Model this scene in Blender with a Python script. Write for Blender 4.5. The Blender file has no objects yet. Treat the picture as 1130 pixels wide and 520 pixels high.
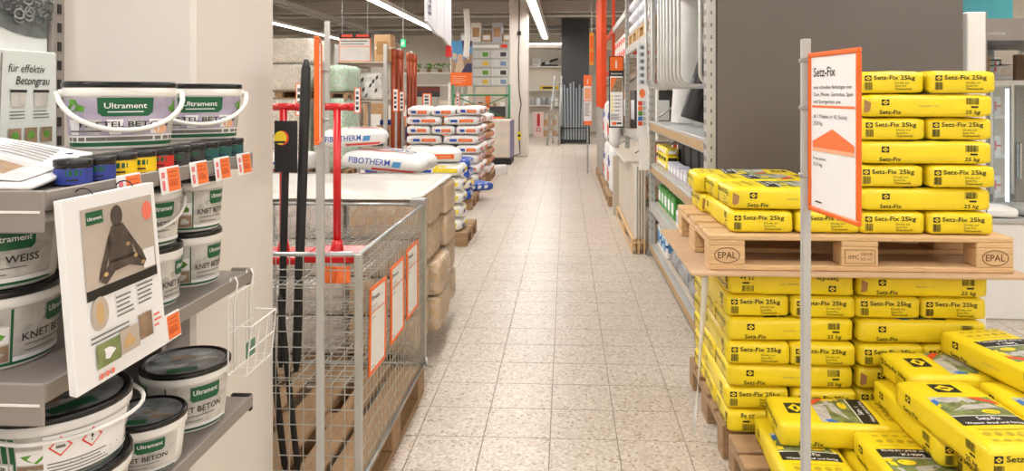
import bpy, bmesh, math, random
from mathutils import Vector, Matrix, noise
from mathutils.bvhtree import BVHTree
random.seed(7)
S = bpy.context.scene
COL = S.collection
PI = math.pi
# ------------------------------------------------------------------ camera, world, lights, exposure
TH = math.radians(2.866); CS, SN = math.cos(TH), math.sin(TH)
FPX, CX, CY, EYE = 789.0, 585.0, 104.0, 1.546
cam = bpy.data.cameras.new('camera'); camo = bpy.data.objects.new('camera', cam); COL.objects.link(camo)
camo.location = (0, 0, EYE); camo.rotation_euler = (PI/2, 0, TH)
cam.sensor_width = 36; cam.lens = FPX/1130*36
cam.shift_x = -20/1130; cam.shift_y = -156/1130
cam.clip_start = 0.05; cam.clip_end = 200
S.camera = camo
W = bpy.data.worlds.new('world'); S.world = W; W.use_nodes = True
W.node_tree.nodes['Background'].inputs[0].default_value = (1, .97, .93, 1)
W.node_tree.nodes['Background'].inputs[1].default_value = 0.3
S.view_settings.view_transform = 'Standard'; S.view_settings.look = 'None'
S.view_settings.gamma = 1; S.view_settings.use_curve_mapping = False
S.view_settings.exposure = 0.0
STRIPS = [(-8.0, 3.5, -8, 28), (-4.0, 3.5, -8, 24), (-0.72, 3.5, -8, 25), (2.3, 3.5, -8, 25), (5.8, 3.5, -8, 25)]  # strips right of the aisle are unseen, added to brighten the hall
for i, (x, z, y0, y1) in enumerate(STRIPS):
    l = bpy.data.lights.new('strip_light_%d' % i, 'AREA'); l.shape = 'RECTANGLE'
    l.size = 0.22; l.size_y = y1-y0; l.energy = 11.5*(y1-y0); l.color = (1, .972, .935)
    o = bpy.data.objects.new('strip_light_%d' % i, l); COL.objects.link(o); o.location = (x, (y0+y1)/2, z-.03)

# ------------------------------------------------------------------ helpers
def at(px, py, Y):
    xc = (px-CX)/FPX; zc = (CY-py)/FPX; dx = xc*CS-SN; dy = xc*SN+CS; t = Y/dy
    return Vector((dx*t, Y, EYE+zc*t))
def lin(c):
    return tuple((v/12.92 if v <= .04045 else ((v+.055)/1.055)**2.4) for v in (x/255 for x in c))
MATS = {}
def mat(name, rgb, rough=.5, metal=0, var=.06, scale=8, bump=0, bscale=60, emit=0, coat=0, alpha=1, spec=.5):
    if name in MATS: return MATS[name]
    m = bpy.data.materials.new(name); m.use_nodes = True; nt = m.node_tree; b = nt.nodes['Principled BSDF']
    c = lin(rgb)
    b.inputs['Roughness'].default_value = rough; b.inputs['Metallic'].default_value = metal
    b.inputs['Specular IOR Level'].default_value = spec
    tc = nt.nodes.new('ShaderNodeTexCoord')
    n = nt.nodes.new('ShaderNodeTexNoise'); n.inputs['Scale'].default_value = scale; n.inputs['Detail'].default_value = 3
    nt.links.new(tc.outputs['Object'], n.inputs['Vector'])
    r = nt.nodes.new('ShaderNodeValToRGB'); e = r.color_ramp.elements
    e[0].position = .3; e[1].position = .7
    e[0].color = tuple(max(0, v*(1-var)) for v in c)+(1,); e[1].color = tuple(min(1, v*(1+var)) for v in c)+(1,)
    nt.links.new(n.outputs['Fac'], r.inputs['Fac']); nt.links.new(r.outputs['Color'], b.inputs['Base Color'])
    if bump:
        n2 = nt.nodes.new('ShaderNodeTexNoise'); n2.inputs['Scale'].default_value = bscale; n2.inputs['Detail'].default_value = 4
        nt.links.new(tc.outputs['Object'], n2.inputs['Vector'])
        bp = nt.nodes.new('ShaderNodeBump'); bp.inputs['Strength'].default_value = bump; bp.inputs['Distance'].default_value = .01
        nt.links.new(n2.outputs['Fac'], bp.inputs['Height']); nt.links.new(bp.outputs['Normal'], b.inputs['Normal'])
    if emit:
        b.inputs['Emission Color'].default_value = c+(1,); b.inputs['Emission Strength'].default_value = emit
    if coat: b.inputs['Coat Weight'].default_value = coat; b.inputs['Coat Roughness'].default_value = .15
    if alpha < 1: b.inputs['Alpha'].default_value = alpha
    MATS[name] = m; return m

class MB:
    def __init__(s): s.v = []; s.f = []; s.m = []; s.sm = []
    def add(s, vs, fs, m=0, smooth=False):
        k = len(s.v); s.v += [tuple(v) for v in vs]
        for f in fs: s.f.append(tuple(i+k for i in f)); s.m.append(m); s.sm.append(smooth)
        return s
    def box(s, x0, x1, y0, y1, z0, z1, c=0, m=0):
        if c <= 0:
            vs = [(x, y, z) for x in (x0, x1) for y in (y0, y1) for z in (z0, z1)]
            return s.add(vs, [(0,1,3,2),(4,6,7,5),(0,4,5,1),(2,3,7,6),(0,2,6,4),(1,5,7,3)], m)
        bm = bmesh.new(); bmesh.ops.create_cube(bm, size=1)
        for v in bm.verts: v.co = Vector(((x0+x1)/2+v.co.x*(x1-x0), (y0+y1)/2+v.co.y*(y1-y0), (z0+z1)/2+v.co.z*(z1-z0)))
        c = min(c, .45*min(abs(x1-x0), abs(y1-y0), abs(z1-z0)))
        bmesh.ops.bevel(bm, geom=bm.edges[:], offset=c, segments=1, affect='EDGES')
        bm.verts.index_update(); bm.verts.ensure_lookup_table()
        s.add([v.co.copy() for v in bm.verts], [[v.index for v in f.verts] for f in bm.faces], m); bm.free(); return s
    def tube(s, pts, r, n=8, m=0, caps=True, closed=False):
        pts = [Vector(p) for p in pts]; k = len(pts); vs = []; rr = r if isinstance(r, (list, tuple)) else [r]*k
        ref = None
        for i, p in enumerate(pts):
            if closed: t = pts[(i+1) % k]-pts[i-1]
            else: t = pts[min(i+1, k-1)]-pts[max(i-1, 0)]
            t.normalize()
            if ref is None: ref = Vector((0, 0, 1)) if abs(t.z) < .9 else Vector((1, 0, 0))
            a = (ref-t*ref.dot(t)).normalized(); b = t.cross(a); ref = a
            for j in range(n):
                w = 2*PI*(j+.5)/n; vs.append(p+(a*math.cos(w)+b*math.sin(w))*rr[i])
        fs = [(i*n+j, i*n+(j+1) % n, (i+1)*n+(j+1) % n, (i+1)*n+j) for i in range(k-1) for j in range(n)]
        if closed: fs += [((k-1)*n+j, (k-1)*n+(j+1) % n, (j+1) % n, j) for j in range(n)]
        elif caps: fs += [tuple(range(n))[::-1], tuple((k-1)*n+j for j in range(n))]
        return s.add(vs, fs, m, n > 5)
    def lathe(s, prof, n=32, m=0, cx=0, cy=0, ax=1, ay=1, power=2, smooth=True):
        vs = []; k = len(prof)
        for r, z in prof:
            for j in range(n):
                w = 2*PI*j/n; c0, s0 = math.cos(w), math.sin(w)
                if power != 2:
                    q = (abs(c0)**power+abs(s0)**power)**(-1/power); c0 *= q; s0 *= q
                vs.append((cx+r*ax*c0, cy+r*ay*s0, z))
        fs = [(i*n+j, i*n+(j+1) % n, (i+1)*n+(j+1) % n, (i+1)*n+j) for i in range(k-1) for j in range(n)]
        fs += [tuple(range(n))[::-1], tuple((k-1)*n+j for j in range(n))]
        return s.add(vs, fs, m, smooth)
    def prism(s, poly, axis, a, b, m=0):
        n = len(poly)
        def P(u, v, w): return {'x': (w, u, v), 'y': (u, w, v), 'z': (u, v, w)}[axis]
        vs = [P(u, v, a) for u, v in poly]+[P(u, v, b) for u, v in poly]
        fs = [tuple(range(n))[::-1], tuple(range(n, 2*n))]+[(i, (i+1) % n, n+(i+1) % n, n+i) for i in range(n)]
        return s.add(vs, fs, m)
    def grid(s, fn, nu, nv, m=0, smooth=True, thick=0):
        vs = [fn(i/nu, j/nv) for j in range(nv+1) for i in range(nu+1)]
        fs = [(j*(nu+1)+i, j*(nu+1)+i+1, (j+1)*(nu+1)+i+1, (j+1)*(nu+1)+i) for j in range(nv) for i in range(nu)]
        return s.add(vs, fs, m, smooth)
    def mesh(s, name, mats):
        me = bpy.data.meshes.new(name); me.from_pydata(s.v, [], s.f)
        for m in (mats if isinstance(mats, (list, tuple)) else [mats]): me.materials.append(m)
        me.polygons.foreach_set('material_index', s.m); me.polygons.foreach_set('use_smooth', s.sm)
        bm = bmesh.new(); bm.from_mesh(me); bmesh.ops.recalc_face_normals(bm, faces=bm.faces[:]) if len(bm.faces) < 4000 else None
        bm.to_mesh(me); bm.free(); me.update(); return me
    def build(s, name, mats, parent=None, loc=(0,0,0), rot=(0,0,0)):
        return obj(name, s.mesh(name, mats), parent, loc, rot)
def obj(name, me, parent=None, loc=(0,0,0), rot=(0,0,0)):
    o = bpy.data.objects.new(name, me); COL.objects.link(o); o.location = loc; o.rotation_euler = rot
    if parent: o.parent = parent
    return o
def tag(o, label, cat, group=None):
    o['label'] = label; o['category'] = cat
    if group: o['group'] = group
    return o
def thing(name, label, cat, loc=(0,0,0), rz=0, group=None, rot=None):
    return tag(obj(name, None, None, loc, rot or (0,0,rz)), label, cat, group)
def struct(name, mb, mats, loc=(0,0,0)):
    o = mb.build(name, mats, None, loc); o['kind'] = 'structure'; return o
def copy_tree(o, parent=None):
    c = o.copy(); COL.objects.link(c)
    if parent: c.parent = parent
    for ch in KIDS.get(o.name, []): copy_tree(ch, c)
    return c
KIDS = {}
def proto(o):
    def walk(p):
        KIDS[p.name] = list(p.children)
        for c in p.children: walk(c)
    walk(o); return o
USED = set()
def place(p, loc, rz=0, label=None, group=None, rot=None, scale=None):
    if p.name in USED: o = copy_tree(p)
    else: o = p; USED.add(p.name)
    o.location = loc; o.rotation_euler = rot or (0, 0, rz)
    if scale: o.scale = scale
    if label: o['label'] = label
    if group: o['group'] = group
    return o

# text and flat print -------------------------------------------------------------------------
TXT = {}
def text2d(s, bold=0):
    key = (s, bold)
    if key in TXT: return TXT[key]
    cu = bpy.data.curves.new('t', 'FONT'); cu.body = s; cu.size = 1; cu.resolution_u = 2; cu.offset = bold
    o = bpy.data.objects.new('t', cu); me = o.to_mesh()
    vs = [(v.co.x, v.co.y) for v in me.vertices]; fs = [tuple(p.vertices) for p in me.polygons]
    o.to_mesh_clear(); bpy.data.objects.remove(o); bpy.data.curves.remove(cu)
    x0 = min(v[0] for v in vs); x1 = max(v[0] for v in vs)
    vs = [(x-x0, y) for x, y in vs]; TXT[key] = (vs, fs, x1-x0); return TXT[key]
class Decal:
    def __init__(s, proj, step=.0004): s.mb = MB(); s.p = proj; s.k = 0; s.step = step; s.last = None
    def _add(s, pts, fs, m):
        if m != s.last: s.k += 1; s.last = m
        s.mb.add([s.p(u, v, s.step*(1+s.k*.3)) for u, v in pts], fs, m)
    def rect(s, u0, v0, u1, v1, m, nx=1, ny=1):
        pts = [(u0+(u1-u0)*i/nx, v0+(v1-v0)*j/ny) for j in range(ny+1) for i in range(nx+1)]
        s._add(pts, [(j*(nx+1)+i, j*(nx+1)+i+1, (j+1)*(nx+1)+i+1, (j+1)*(nx+1)+i) for j in range(ny) for i in range(nx)], m)
    def quad(s, c, m, nx=4, ny=4):
        (a, b, d, e) = [Vector(p) for p in c]
        pts = [tuple((a*(1-i/nx)+b*(i/nx))*(1-j/ny)+(e*(1-i/nx)+d*(i/nx))*(j/ny)) for j in range(ny+1) for i in range(nx+1)]
        s._add(pts, [(j*(nx+1)+i, j*(nx+1)+i+1, (j+1)*(nx+1)+i+1, (j+1)*(nx+1)+i) for j in range(ny) for i in range(nx)], m)
    def poly(s, pts, m): s._add(pts, [tuple(range(len(pts)))], m)
    def disc(s, u, v, ru, rv, m, n=14, irr=0):
        ph = random.random()*9
        s.poly([(u+ru*(1+irr*math.sin(3*a+ph))*math.cos(a), v+rv*(1+irr*math.sin(3*a+ph))*math.sin(a)) for a in [2*PI*i/n for i in range(n)]], m)
    def ring(s, u, v, ru, rv, w, m, n=20):
        pts = []
        for i in range(n):
            a = 2*PI*i/n; pts += [(u+ru*math.cos(a), v+rv*math.sin(a)), (u+(ru-w)*math.cos(a), v+(rv-w)*math.sin(a))]
        s._add(pts, [(2*i, (2*i+2) % (2*n), (2*i+3) % (2*n), 2*i+1) for i in range(n)], m)
    def text(s, t, u, v, w, m, h=None, bold=0, rot=0, center=False, slant=0):
        vs, fs, tw = text2d(t, bold); k = w/tw; kv = (h/.7 if h else k)
        if center: u -= w/2*math.cos(rot); v -= w/2*math.sin(rot)
        cr, sr = math.cos(rot), math.sin(rot)
        s._add([(u+(x*k+slant*y*kv)*cr-y*kv*sr, v+(x*k+slant*y*kv)*sr+y*kv*cr) for x, y in vs], fs, m)
    def lines(s, u, v, w, n, dv, h, m):          # rows of tiny print, too small to read
        for i in range(n): s.rect(u, v-i*dv-h, u+w*random.uniform(.6, 1), v-i*dv, m, 4, 1)
    def bars(s, u, v, w, h, m, n=9):
        x = 0
        for i in range(n):
            b = w/n*random.choice((.35, .5, .7)); s.rect(u+w*i/n, v, u+w*i/n+b, v+h, m, 1, 4)
    def build(s, name, mats, parent=None): return s.mb.build(name, mats, parent)
def planar(org, U, V, N):
    org, U, V, N = Vector(org), Vector(U), Vector(V), Vector(N)
    return lambda u, v, o: org+U*u+V*v+N*o

# ------------------------------------------------------------------ materials
def wood(name, rgb, dark=.72, sc=3):
    m = bpy.data.materials.new(name); m.use_nodes = True; nt = m.node_tree; b = nt.nodes['Principled BSDF']; c = lin(rgb)
    tc = nt.nodes.new('ShaderNodeTexCoord'); mp = nt.nodes.new('ShaderNodeMapping'); mp.inputs['Scale'].default_value = (sc, sc*9, sc*9)
    n = nt.nodes.new('ShaderNodeTexNoise'); n.inputs['Scale'].default_value = 3; n.inputs['Detail'].default_value = 6; n.inputs['Distortion'].default_value = 1.2
    oi = nt.nodes.new('ShaderNodeObjectInfo'); add = nt.nodes.new('ShaderNodeVectorMath')
    nt.links.new(tc.outputs['Object'], add.inputs[0]); nt.links.new(oi.outputs['Random'], add.inputs[1])
    nt.links.new(add.outputs[0], mp.inputs['Vector']); nt.links.new(mp.outputs[0], n.inputs['Vector'])
    r = nt.nodes.new('ShaderNodeValToRGB'); e = r.color_ramp.elements; e[0].position = .25; e[1].position = .7
    e[0].color = tuple(v*dark for v in c)+(1,); e[1].color = c+(1,)
    nt.links.new(n.outputs['Fac'], r.inputs['Fac']); nt.links.new(r.outputs[0], b.inputs['Base Color'])
    b.inputs['Roughness'].default_value = .7
    bp = nt.nodes.new('ShaderNodeBump'); bp.inputs['Strength'].default_value = .25; bp.inputs['Distance'].default_value = .004
    nt.links.new(n.outputs['Fac'], bp.inputs['Height']); nt.links.new(bp.outputs[0], b.inputs['Normal'])
    MATS[name] = m; return m
def film_mat(name, rgb, fac):
    m = bpy.data.materials.new(name); m.use_nodes = True; nt = m.node_tree; b = nt.nodes['Principled BSDF']
    b.inputs['Base Color'].default_value = lin(rgb)+(1,); b.inputs['Roughness'].default_value = .22
    tc = nt.nodes.new('ShaderNodeTexCoord'); n = nt.nodes.new('ShaderNodeTexNoise'); n.inputs['Scale'].default_value = 9; n.inputs['Detail'].default_value = 5; n.inputs['Distortion'].default_value = 2
    nt.links.new(tc.outputs['Object'], n.inputs['Vector'])
    mr = nt.nodes.new('ShaderNodeMapRange'); mr.inputs[1].default_value = .35; mr.inputs[2].default_value = .7; mr.inputs[3].default_value = fac*.5; mr.inputs[4].default_value = min(1, fac*1.8)
    nt.links.new(n.outputs['Fac'], mr.inputs[0]); nt.links.new(mr.outputs[0], b.inputs['Alpha'])
    bp = nt.nodes.new('ShaderNodeBump'); bp.inputs['Strength'].default_value = .6; bp.inputs['Distance'].default_value = .02
    nt.links.new(n.outputs['Fac'], bp.inputs['Height']); nt.links.new(bp.outputs[0], b.inputs['Normal'])
    MATS[name] = m; return m
def terrazzo():
    m = bpy.data.materials.new('terrazzo'); m.use_nodes = True; nt = m.node_tree; b = nt.nodes['Principled BSDF']
    g = nt.nodes.new('ShaderNodeNewGeometry')
    base = lin((209, 197, 184))
    v = nt.nodes.new('ShaderNodeTexVoronoi'); v.inputs['Scale'].default_value = 85; v.inputs['Randomness'].default_value = 1
    nt.links.new(g.outputs['Position'], v.inputs['Vector'])
    r = nt.nodes.new('ShaderNodeValToRGB'); r.color_ramp.interpolation = 'CONSTANT'; e = r.color_ramp.elements
    e[0].position = 0; e[0].color = lin((197, 184, 170))+(1,); e[1].position = .3; e[1].color = base+(1,)
    for p, c in ((.62, (218, 209, 197)), (.85, (195, 180, 164)), (.93, (168, 149, 131))):
        q = e.new(p); q.color = lin(c)+(1,)
    sep = nt.nodes.new('ShaderNodeSeparateColor'); nt.links.new(v.outputs['Color'], sep.inputs[0]); nt.links.new(sep.outputs[0], r.inputs['Fac'])
    n = nt.nodes.new('ShaderNodeTexNoise'); n.inputs['Scale'].default_value = 1.3; n.inputs['Detail'].default_value = 4
    nt.links.new(g.outputs['Position'], n.inputs['Vector'])
    mx = nt.nodes.new('ShaderNodeMix'); mx.data_type = 'RGBA'; mx.blend_type = 'MULTIPLY'; mx.inputs[0].default_value = .5
    r2 = nt.nodes.new('ShaderNodeValToRGB'); r2.color_ramp.elements[0].color = (.8, .78, .75, 1); r2.color_ramp.elements[0].position = .3; r2.color_ramp.elements[1].position = .7
    nt.links.new(n.outputs['Fac'], r2.inputs['Fac']); nt.links.new(r.outputs[0], mx.inputs[6]); nt.links.new(r2.outputs[0], mx.inputs[7])
    nt.links.new(mx.outputs[2], b.inputs['Base Color'])
    b.inputs['Roughness'].default_value = .38; b.inputs['Specular IOR Level'].default_value = .45
    MATS['terrazzo'] = m; return m
TERR = terrazzo()
JOINT = mat('tile_joint', (150, 138, 126), .8)
WALLW = mat('white_paint', (226, 219, 212), .6, var=.025, scale=1.5)
BACKW = mat('back_wall_paint', (236, 229, 218), .7, var=.03, scale=.6)
CEIL = mat('ceiling_grey', (150, 143, 135), .8, var=.1, scale=1)
STEEL = mat('galvanised_steel', (176, 178, 178), .38, .75, var=.12, scale=20)
WIREM = mat('zinc_wire', (190, 190, 184), .35, .6, var=.1)
GREYL = mat('light_grey_steel', (188, 187, 184), .45, .2, var=.05)
SHELFG = mat('shelf_taupe_grey', (150, 142, 137), .45, .15, var=.04)
DARKP = mat('dark_taupe_panel', (104, 97, 93), .55, var=.05, scale=2)
ANTH = mat('anthracite', (62, 62, 64), .6, var=.08)
WHITEP = mat('white_plastic', (238, 236, 232), .35, var=.02)
WHITEPAPER = mat('white_paper', (240, 239, 240), .55, var=.015)
BLACK = mat('black_plastic', (24, 23, 24), .25, var=.1)
BLACKM = mat('black_matte', (28, 27, 28), .6, var=.1)
INK = mat('black_ink', (30, 28, 26), .6, var=.05)
GREYINK = mat('grey_ink', (120, 116, 112), .7, var=.1)
ORANGE = mat('orange_plastic', (240, 108, 30), .4, var=.03)
ORTAG = mat('orange_print', (243, 122, 62), .55, var=.03)
ORPALE = mat('pale_orange_print', (245, 178, 140), .6, var=.03)
RED = mat('red_paint', (205, 24, 30), .32, var=.06, coat=.3)
REDPRINT = mat('red_print', (226, 70, 45), .5, var=.05)
YEL = mat('yellow_bag_film', (242, 216, 38), .36, var=.04, scale=6, bump=.4, bscale=20)
YELPR = mat('yellow_print', (246, 216, 42), .4, var=.02)
GREEN = mat('dark_green_print', (18, 92, 58), .45, var=.04)
LEAF = mat('leaf_green', (92, 150, 50), .5, var=.3, scale=40)
PHOTOG = mat('photo_garden_green', (120, 132, 84), .45, var=.45, scale=28)
PHOTOS = mat('photo_stone_grey', (186, 184, 180), .45, var=.25, scale=30)
PHOTOB = mat('photo_blue', (52, 116, 190), .45, var=.2, scale=30)
PHOTOW = mat('photo_concrete', (200, 196, 190), .45, var=.24, scale=22)
PHOTOBR = mat('photo_brown', (150, 124, 100), .5, var=.35, scale=25)
PHOTOL = mat('photo_lilac', (178, 168, 190), .45, var=.25, scale=16)
PHOTOD = mat('photo_dark', (122, 126, 128), .3, var=.75, scale=22)
KRAFT = mat('kraft_brown', (166, 124, 82), .75, var=.12)
CARD = mat('cardboard', (190, 152, 112), .75, var=.08, scale=5)
BEIGE = mat('beige_board', (205, 192, 176), .55, var=.05, scale=4)
PACK = mat('tan_package', (206, 170, 124), .5, var=.16, scale=7, bump=.5, bscale=9)
PINKW = mat('pinkish_white_package', (226, 214, 212), .5, var=.06)
WSACK = mat('white_sack', (234, 233, 232), .45, var=.04, bump=.3, bscale=10)
BLUE = mat('blue_print', (38, 78, 170), .5, var=.08)
SKYB = mat('light_blue_print', (80, 150, 205), .5, var=.08)
MINT = mat('mint_foam', (172, 208, 184), .6, var=.05)
CREAM = mat('cream_wrap', (214, 205, 192), .35, var=.1, scale=5, bump=.4, bscale=8)
TUBEO = mat('terracotta_tube', (168, 72, 38), .45, var=.1)
RAILG = mat('green_steel', (52, 128, 84), .4, var=.06)
GLOW = mat('lamp_glow', (255, 250, 240), .5, emit=9)
TEALM = mat('teal_wall', (70, 160, 170), .6, var=.05)
EXITG = mat('exit_green', (40, 190, 120), .5, emit=.6)
WOODN = wood('pallet_wood_new', (226, 188, 140)); WOODO = wood('pallet_wood_old', (176, 142, 106), .66)
PLY = wood('plywood', (206, 172, 138), .85, 2)
FILM = film_mat('stretch_film', (240, 236, 228), .25)
GLASS = mat('shower_glass', (205, 222, 224), .05, alpha=.22)
CHROME = mat('chrome', (215, 218, 220), .15, .95, var=.03)

# ------------------------------------------------------------------ floor, ceiling, walls
mb = MB(); mb.add([(-11, -9, -.004), (9, -9, -.004), (9, 31, -.004), (-11, 31, -.004)], [(0, 1, 2, 3)])
floor = struct('floor', mb, JOINT)
T = .3; TX0, TY0 = -.071, 3.21; GAP = .0022
def tile_geo(m, x, y):
    a, b, c, d = x+GAP, x+T-GAP, y+GAP, y+T-GAP; z = 0; lo = -.004
    m.add([(a,c,z),(b,c,z),(b,d,z),(a,d,z),(a,c,lo),(b,c,lo),(b,d,lo),(a,d,lo)],
          [(0,1,2,3),(0,4,5,1),(1,5,6,2),(2,6,7,3),(3,7,4,0)])
mb = MB(); tile_geo(mb, 0, 0); tile_me = mb.mesh('tile', TERR)
rest = MB(); near = set()
for i in range(-5, 5):
    for j in range(-4, 22): near.add((i, j))
for (i, j) in sorted(near): obj('tile', tile_me, floor, (TX0+i*T, TY0+j*T, 0))
for i in range(-36, 30):
    for j in range(-40, 92):
        if (i, j) not in near: tile_geo(rest, TX0+i*T, TY0+j*T)
o = rest.build('tile_field', TERR, floor); o['kind'] = 'stuff'

mb = MB(); mb.box(-11, 9, -9, 31, 4.1, 4.25); ceiling = struct('ceiling', mb, CEIL)
rm = MB(); rm.box(-11, 9, -.04, .04, -.12, 0)
rib_me = rm.mesh('ceiling_rib', CEIL)
for k in range(22): obj('ceiling_rib', rib_me, ceiling, (0, 15+k*.75, 4.1))
bmx = MB().box(-11, 9, -.12, .12, -.32, 0).mesh('ceiling_beam', mat('beam_grey', (168, 162, 154), .7))
for y in (16, 19.5, 23, 26.5): obj('ceiling_beam', bmx, ceiling, (0, y, 4.1))
struct('wall_back', MB().box(-11, 9, 29.5, 29.8, 0, 4.1), BACKW)
struct('wall_left', MB().box(-11.3, -11, -9, 31, 0, 4.1), BACKW)
struct('wall_right', MB().box(9, 9.3, -9, 31, 0, 4.1), BACKW)
struct('wall_behind', MB().box(-11, 9, -9.3, -9, 0, 4.1), BACKW)
struct('wall_pillar_near', MB().box(-1.62, -1.022, 1.92, 2.46, 0, 4.1, .012), WALLW)
struct('wall_pillar_far', MB().box(-1.40, -.94, 17.6, 18.1, 0, 4.1, .02), WALLW)
struct('wall_pillar_dark', MB().box(-.14, .74, 22.8, 23.4, 0, 3.95, .01), ANTH)
struct('wall_rack_end', MB().box(.858, 2.21, 4.10, 4.14, 0, 3.4), DARKP)

# lamps, cable tray, pipes under the ceiling
def strip_lamp(x, z, y0, y1, label):
    t = thing('strip_lamp', label, 'ceiling lamp', (x, y0, z), 0, 'ceiling strip lamps')
    L = y1-y0
    MB().prism([(-.16, .06), (-.11, .0), (.11, .0), (.16, .06), (.06, .12), (-.06, .12)], 'y', 0, L).build('housing', GREYL, t)
    n = max(1, int(L/2.6))
    for k in range(n): MB().box(-.085, .085, L*k/n+.03, L*(k+1)/n-.03, -.022, .002, .01).build('tube', GLOW, t)
    for k in range(0, n+1, 2): MB().tube([(0, L*k/n, .1), (0, L*k/n, .6)], .01, 6).build('hanger', STEEL, t)
strip_lamp(-8, 3.5, -8, 28, 'long white strip lamp far left, beyond the cream wrapped pallets')
strip_lamp(-4, 3.5, -8, 24, 'bright strip lamp running to the white hanging banner')
strip_lamp(-.72, 3.5, -8, 25, 'bright strip lamp over the aisle beside the far white pillar')
strip_lamp(2.3, 3.5, -8, 25, 'added unseen strip lamp above the racks on the right')  # added out of view, placed to light the aisle-facing bucket display
strip_lamp(5.8, 3.5, -8, 25, 'added unseen strip lamp above the bathroom corner')  # extra strip out of view, added to brighten the right-hand side
t = thing('cable_tray', 'grey cable tray under the ceiling at far left', 'cable tray', (-6.6, 12, 3.62))
for s in (-1, 1): MB().box(s*.15-.012, s*.15+.012, 0, 17, 0, .08).build('side_rail', GREYL, t)
for k in range(18): MB().box(-.15, .15, k*.98, k*.98+.03, .0, .015).build('rung', GREYL, t)
for k in range(9): MB().tube([(0, k*2, .01), (0, k*2, .48)], .008, 5).build('hanger', STEEL, t)
for y, z in ((21, 3.86), (24.5, 3.8)):
    tag(MB().tube([(-10.9, y, z), (8.9, y, z)], .05, 10).build('ceiling_pipe', GREYL), 'grey pipe crossing under the ceiling, %s one' % ('nearer' if y < 22 else 'farther'), 'pipe', 'ceiling pipes')
# exit sign on a wire
t = thing('exit_sign', 'small green exit sign hanging from a wire', 'sign', at(445, 52, 16))
MB().box(-.06, .06, -.02, .02, 0, .17, .01).build('panel', EXITG, t)
MB().tube([(0, 0, .17), (0, 0, 4.1-t.location.z)], .012, 6).build('wire', GREYL, t)
d = Decal(planar((0, -.0205, .085), (1,0,0), (0,0,1), (0,-1,0)))
d.disc(-.01, .05, .014, .014, 0); d.poly([(-.03, .03), (.012, .03), (.03, -.01), (.0, 0), (.02, -.06), (-.02, -.03), (-.04, -.06)], 0); d.build('pictogram', WHITEP, t)

# ------------------------------------------------------------------ pallets
def bsh(name, lx, ly, lz, m): return MB().box(-lx/2, lx/2, -ly/2, ly/2, 0, lz, .004).mesh(name, m)
PAL = {}
def pallet(loc, label, rz=0, new=False, group='wooden euro pallets', L=1.2, marks=False):
    m = WOODN if new else WOODO; k = (new, L)
    if k not in PAL:
        PAL[k] = dict(wide=bsh('top_board', L, .145, .022, m), nar=bsh('top_board', L, .1, .022, m), st=bsh('stringer_board', .145, .8, .022, m),
                      blk=bsh('block', .145, .1, .078, m), blkw=bsh('block', .145, .145, .078, m), bw=bsh('bottom_board', L, .145, .022, m), bn=bsh('bottom_board', L, .1, .022, m))
    q = PAL[k]
    t = thing('euro_pallet', label, 'pallet', loc, rz, group)
    for y, n in ((-.3275, 'wide'), (-.18, 'nar'), (0, 'wide'), (.18, 'nar'), (.3275, 'wide')): obj('top_board', q[n], t, (0, y, .122))
    for x in (-L/2+.0725, 0, L/2-.0725):
        obj('stringer_board', q['st'], t, (x, 0, .1))
        for y, n in ((-.35, 'blk'), (0, 'blkw'), (.35, 'blk')): obj('block', q[n], t, (x, y, .022))
    for y, n in ((-.35, 'bn'), (0, 'bw'), (.35, 'bn')): obj('bottom_board', q[n], t, (0, y, 0))
    if marks:
        br = mat('branded_mark', (96, 60, 34), .8)
        d = Decal(planar((0, -.4, .061), (1,0,0), (0,0,1), (0,-1,0)))
        for x in (-L/2+.0725, L/2-.0725):
            d.ring(x, 0, .052, .032, .0035, 0); d.text('EPAL', x, -.012, .074, 0, .026, .01, center=True); d.build('oval_stamp', [br], t)
            d = Decal(d.p)
        d.rect(-.06, -.028, .06, -.026, 0); d.rect(-.06, .026, .06, .028, 0); d.rect(-.06, -.028, -.058, .028, 0); d.rect(.058, -.028, .06, .028, 0)
        d.text('IPPC', -.045, -.01, .04, 0, .016); d.text('DE-HE', .005, .005, .045, 0, .012); d.text('KD HT', .005, -.016, .045, 0, .012)
        d.build('square_stamp', [br], t)
    return t

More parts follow.
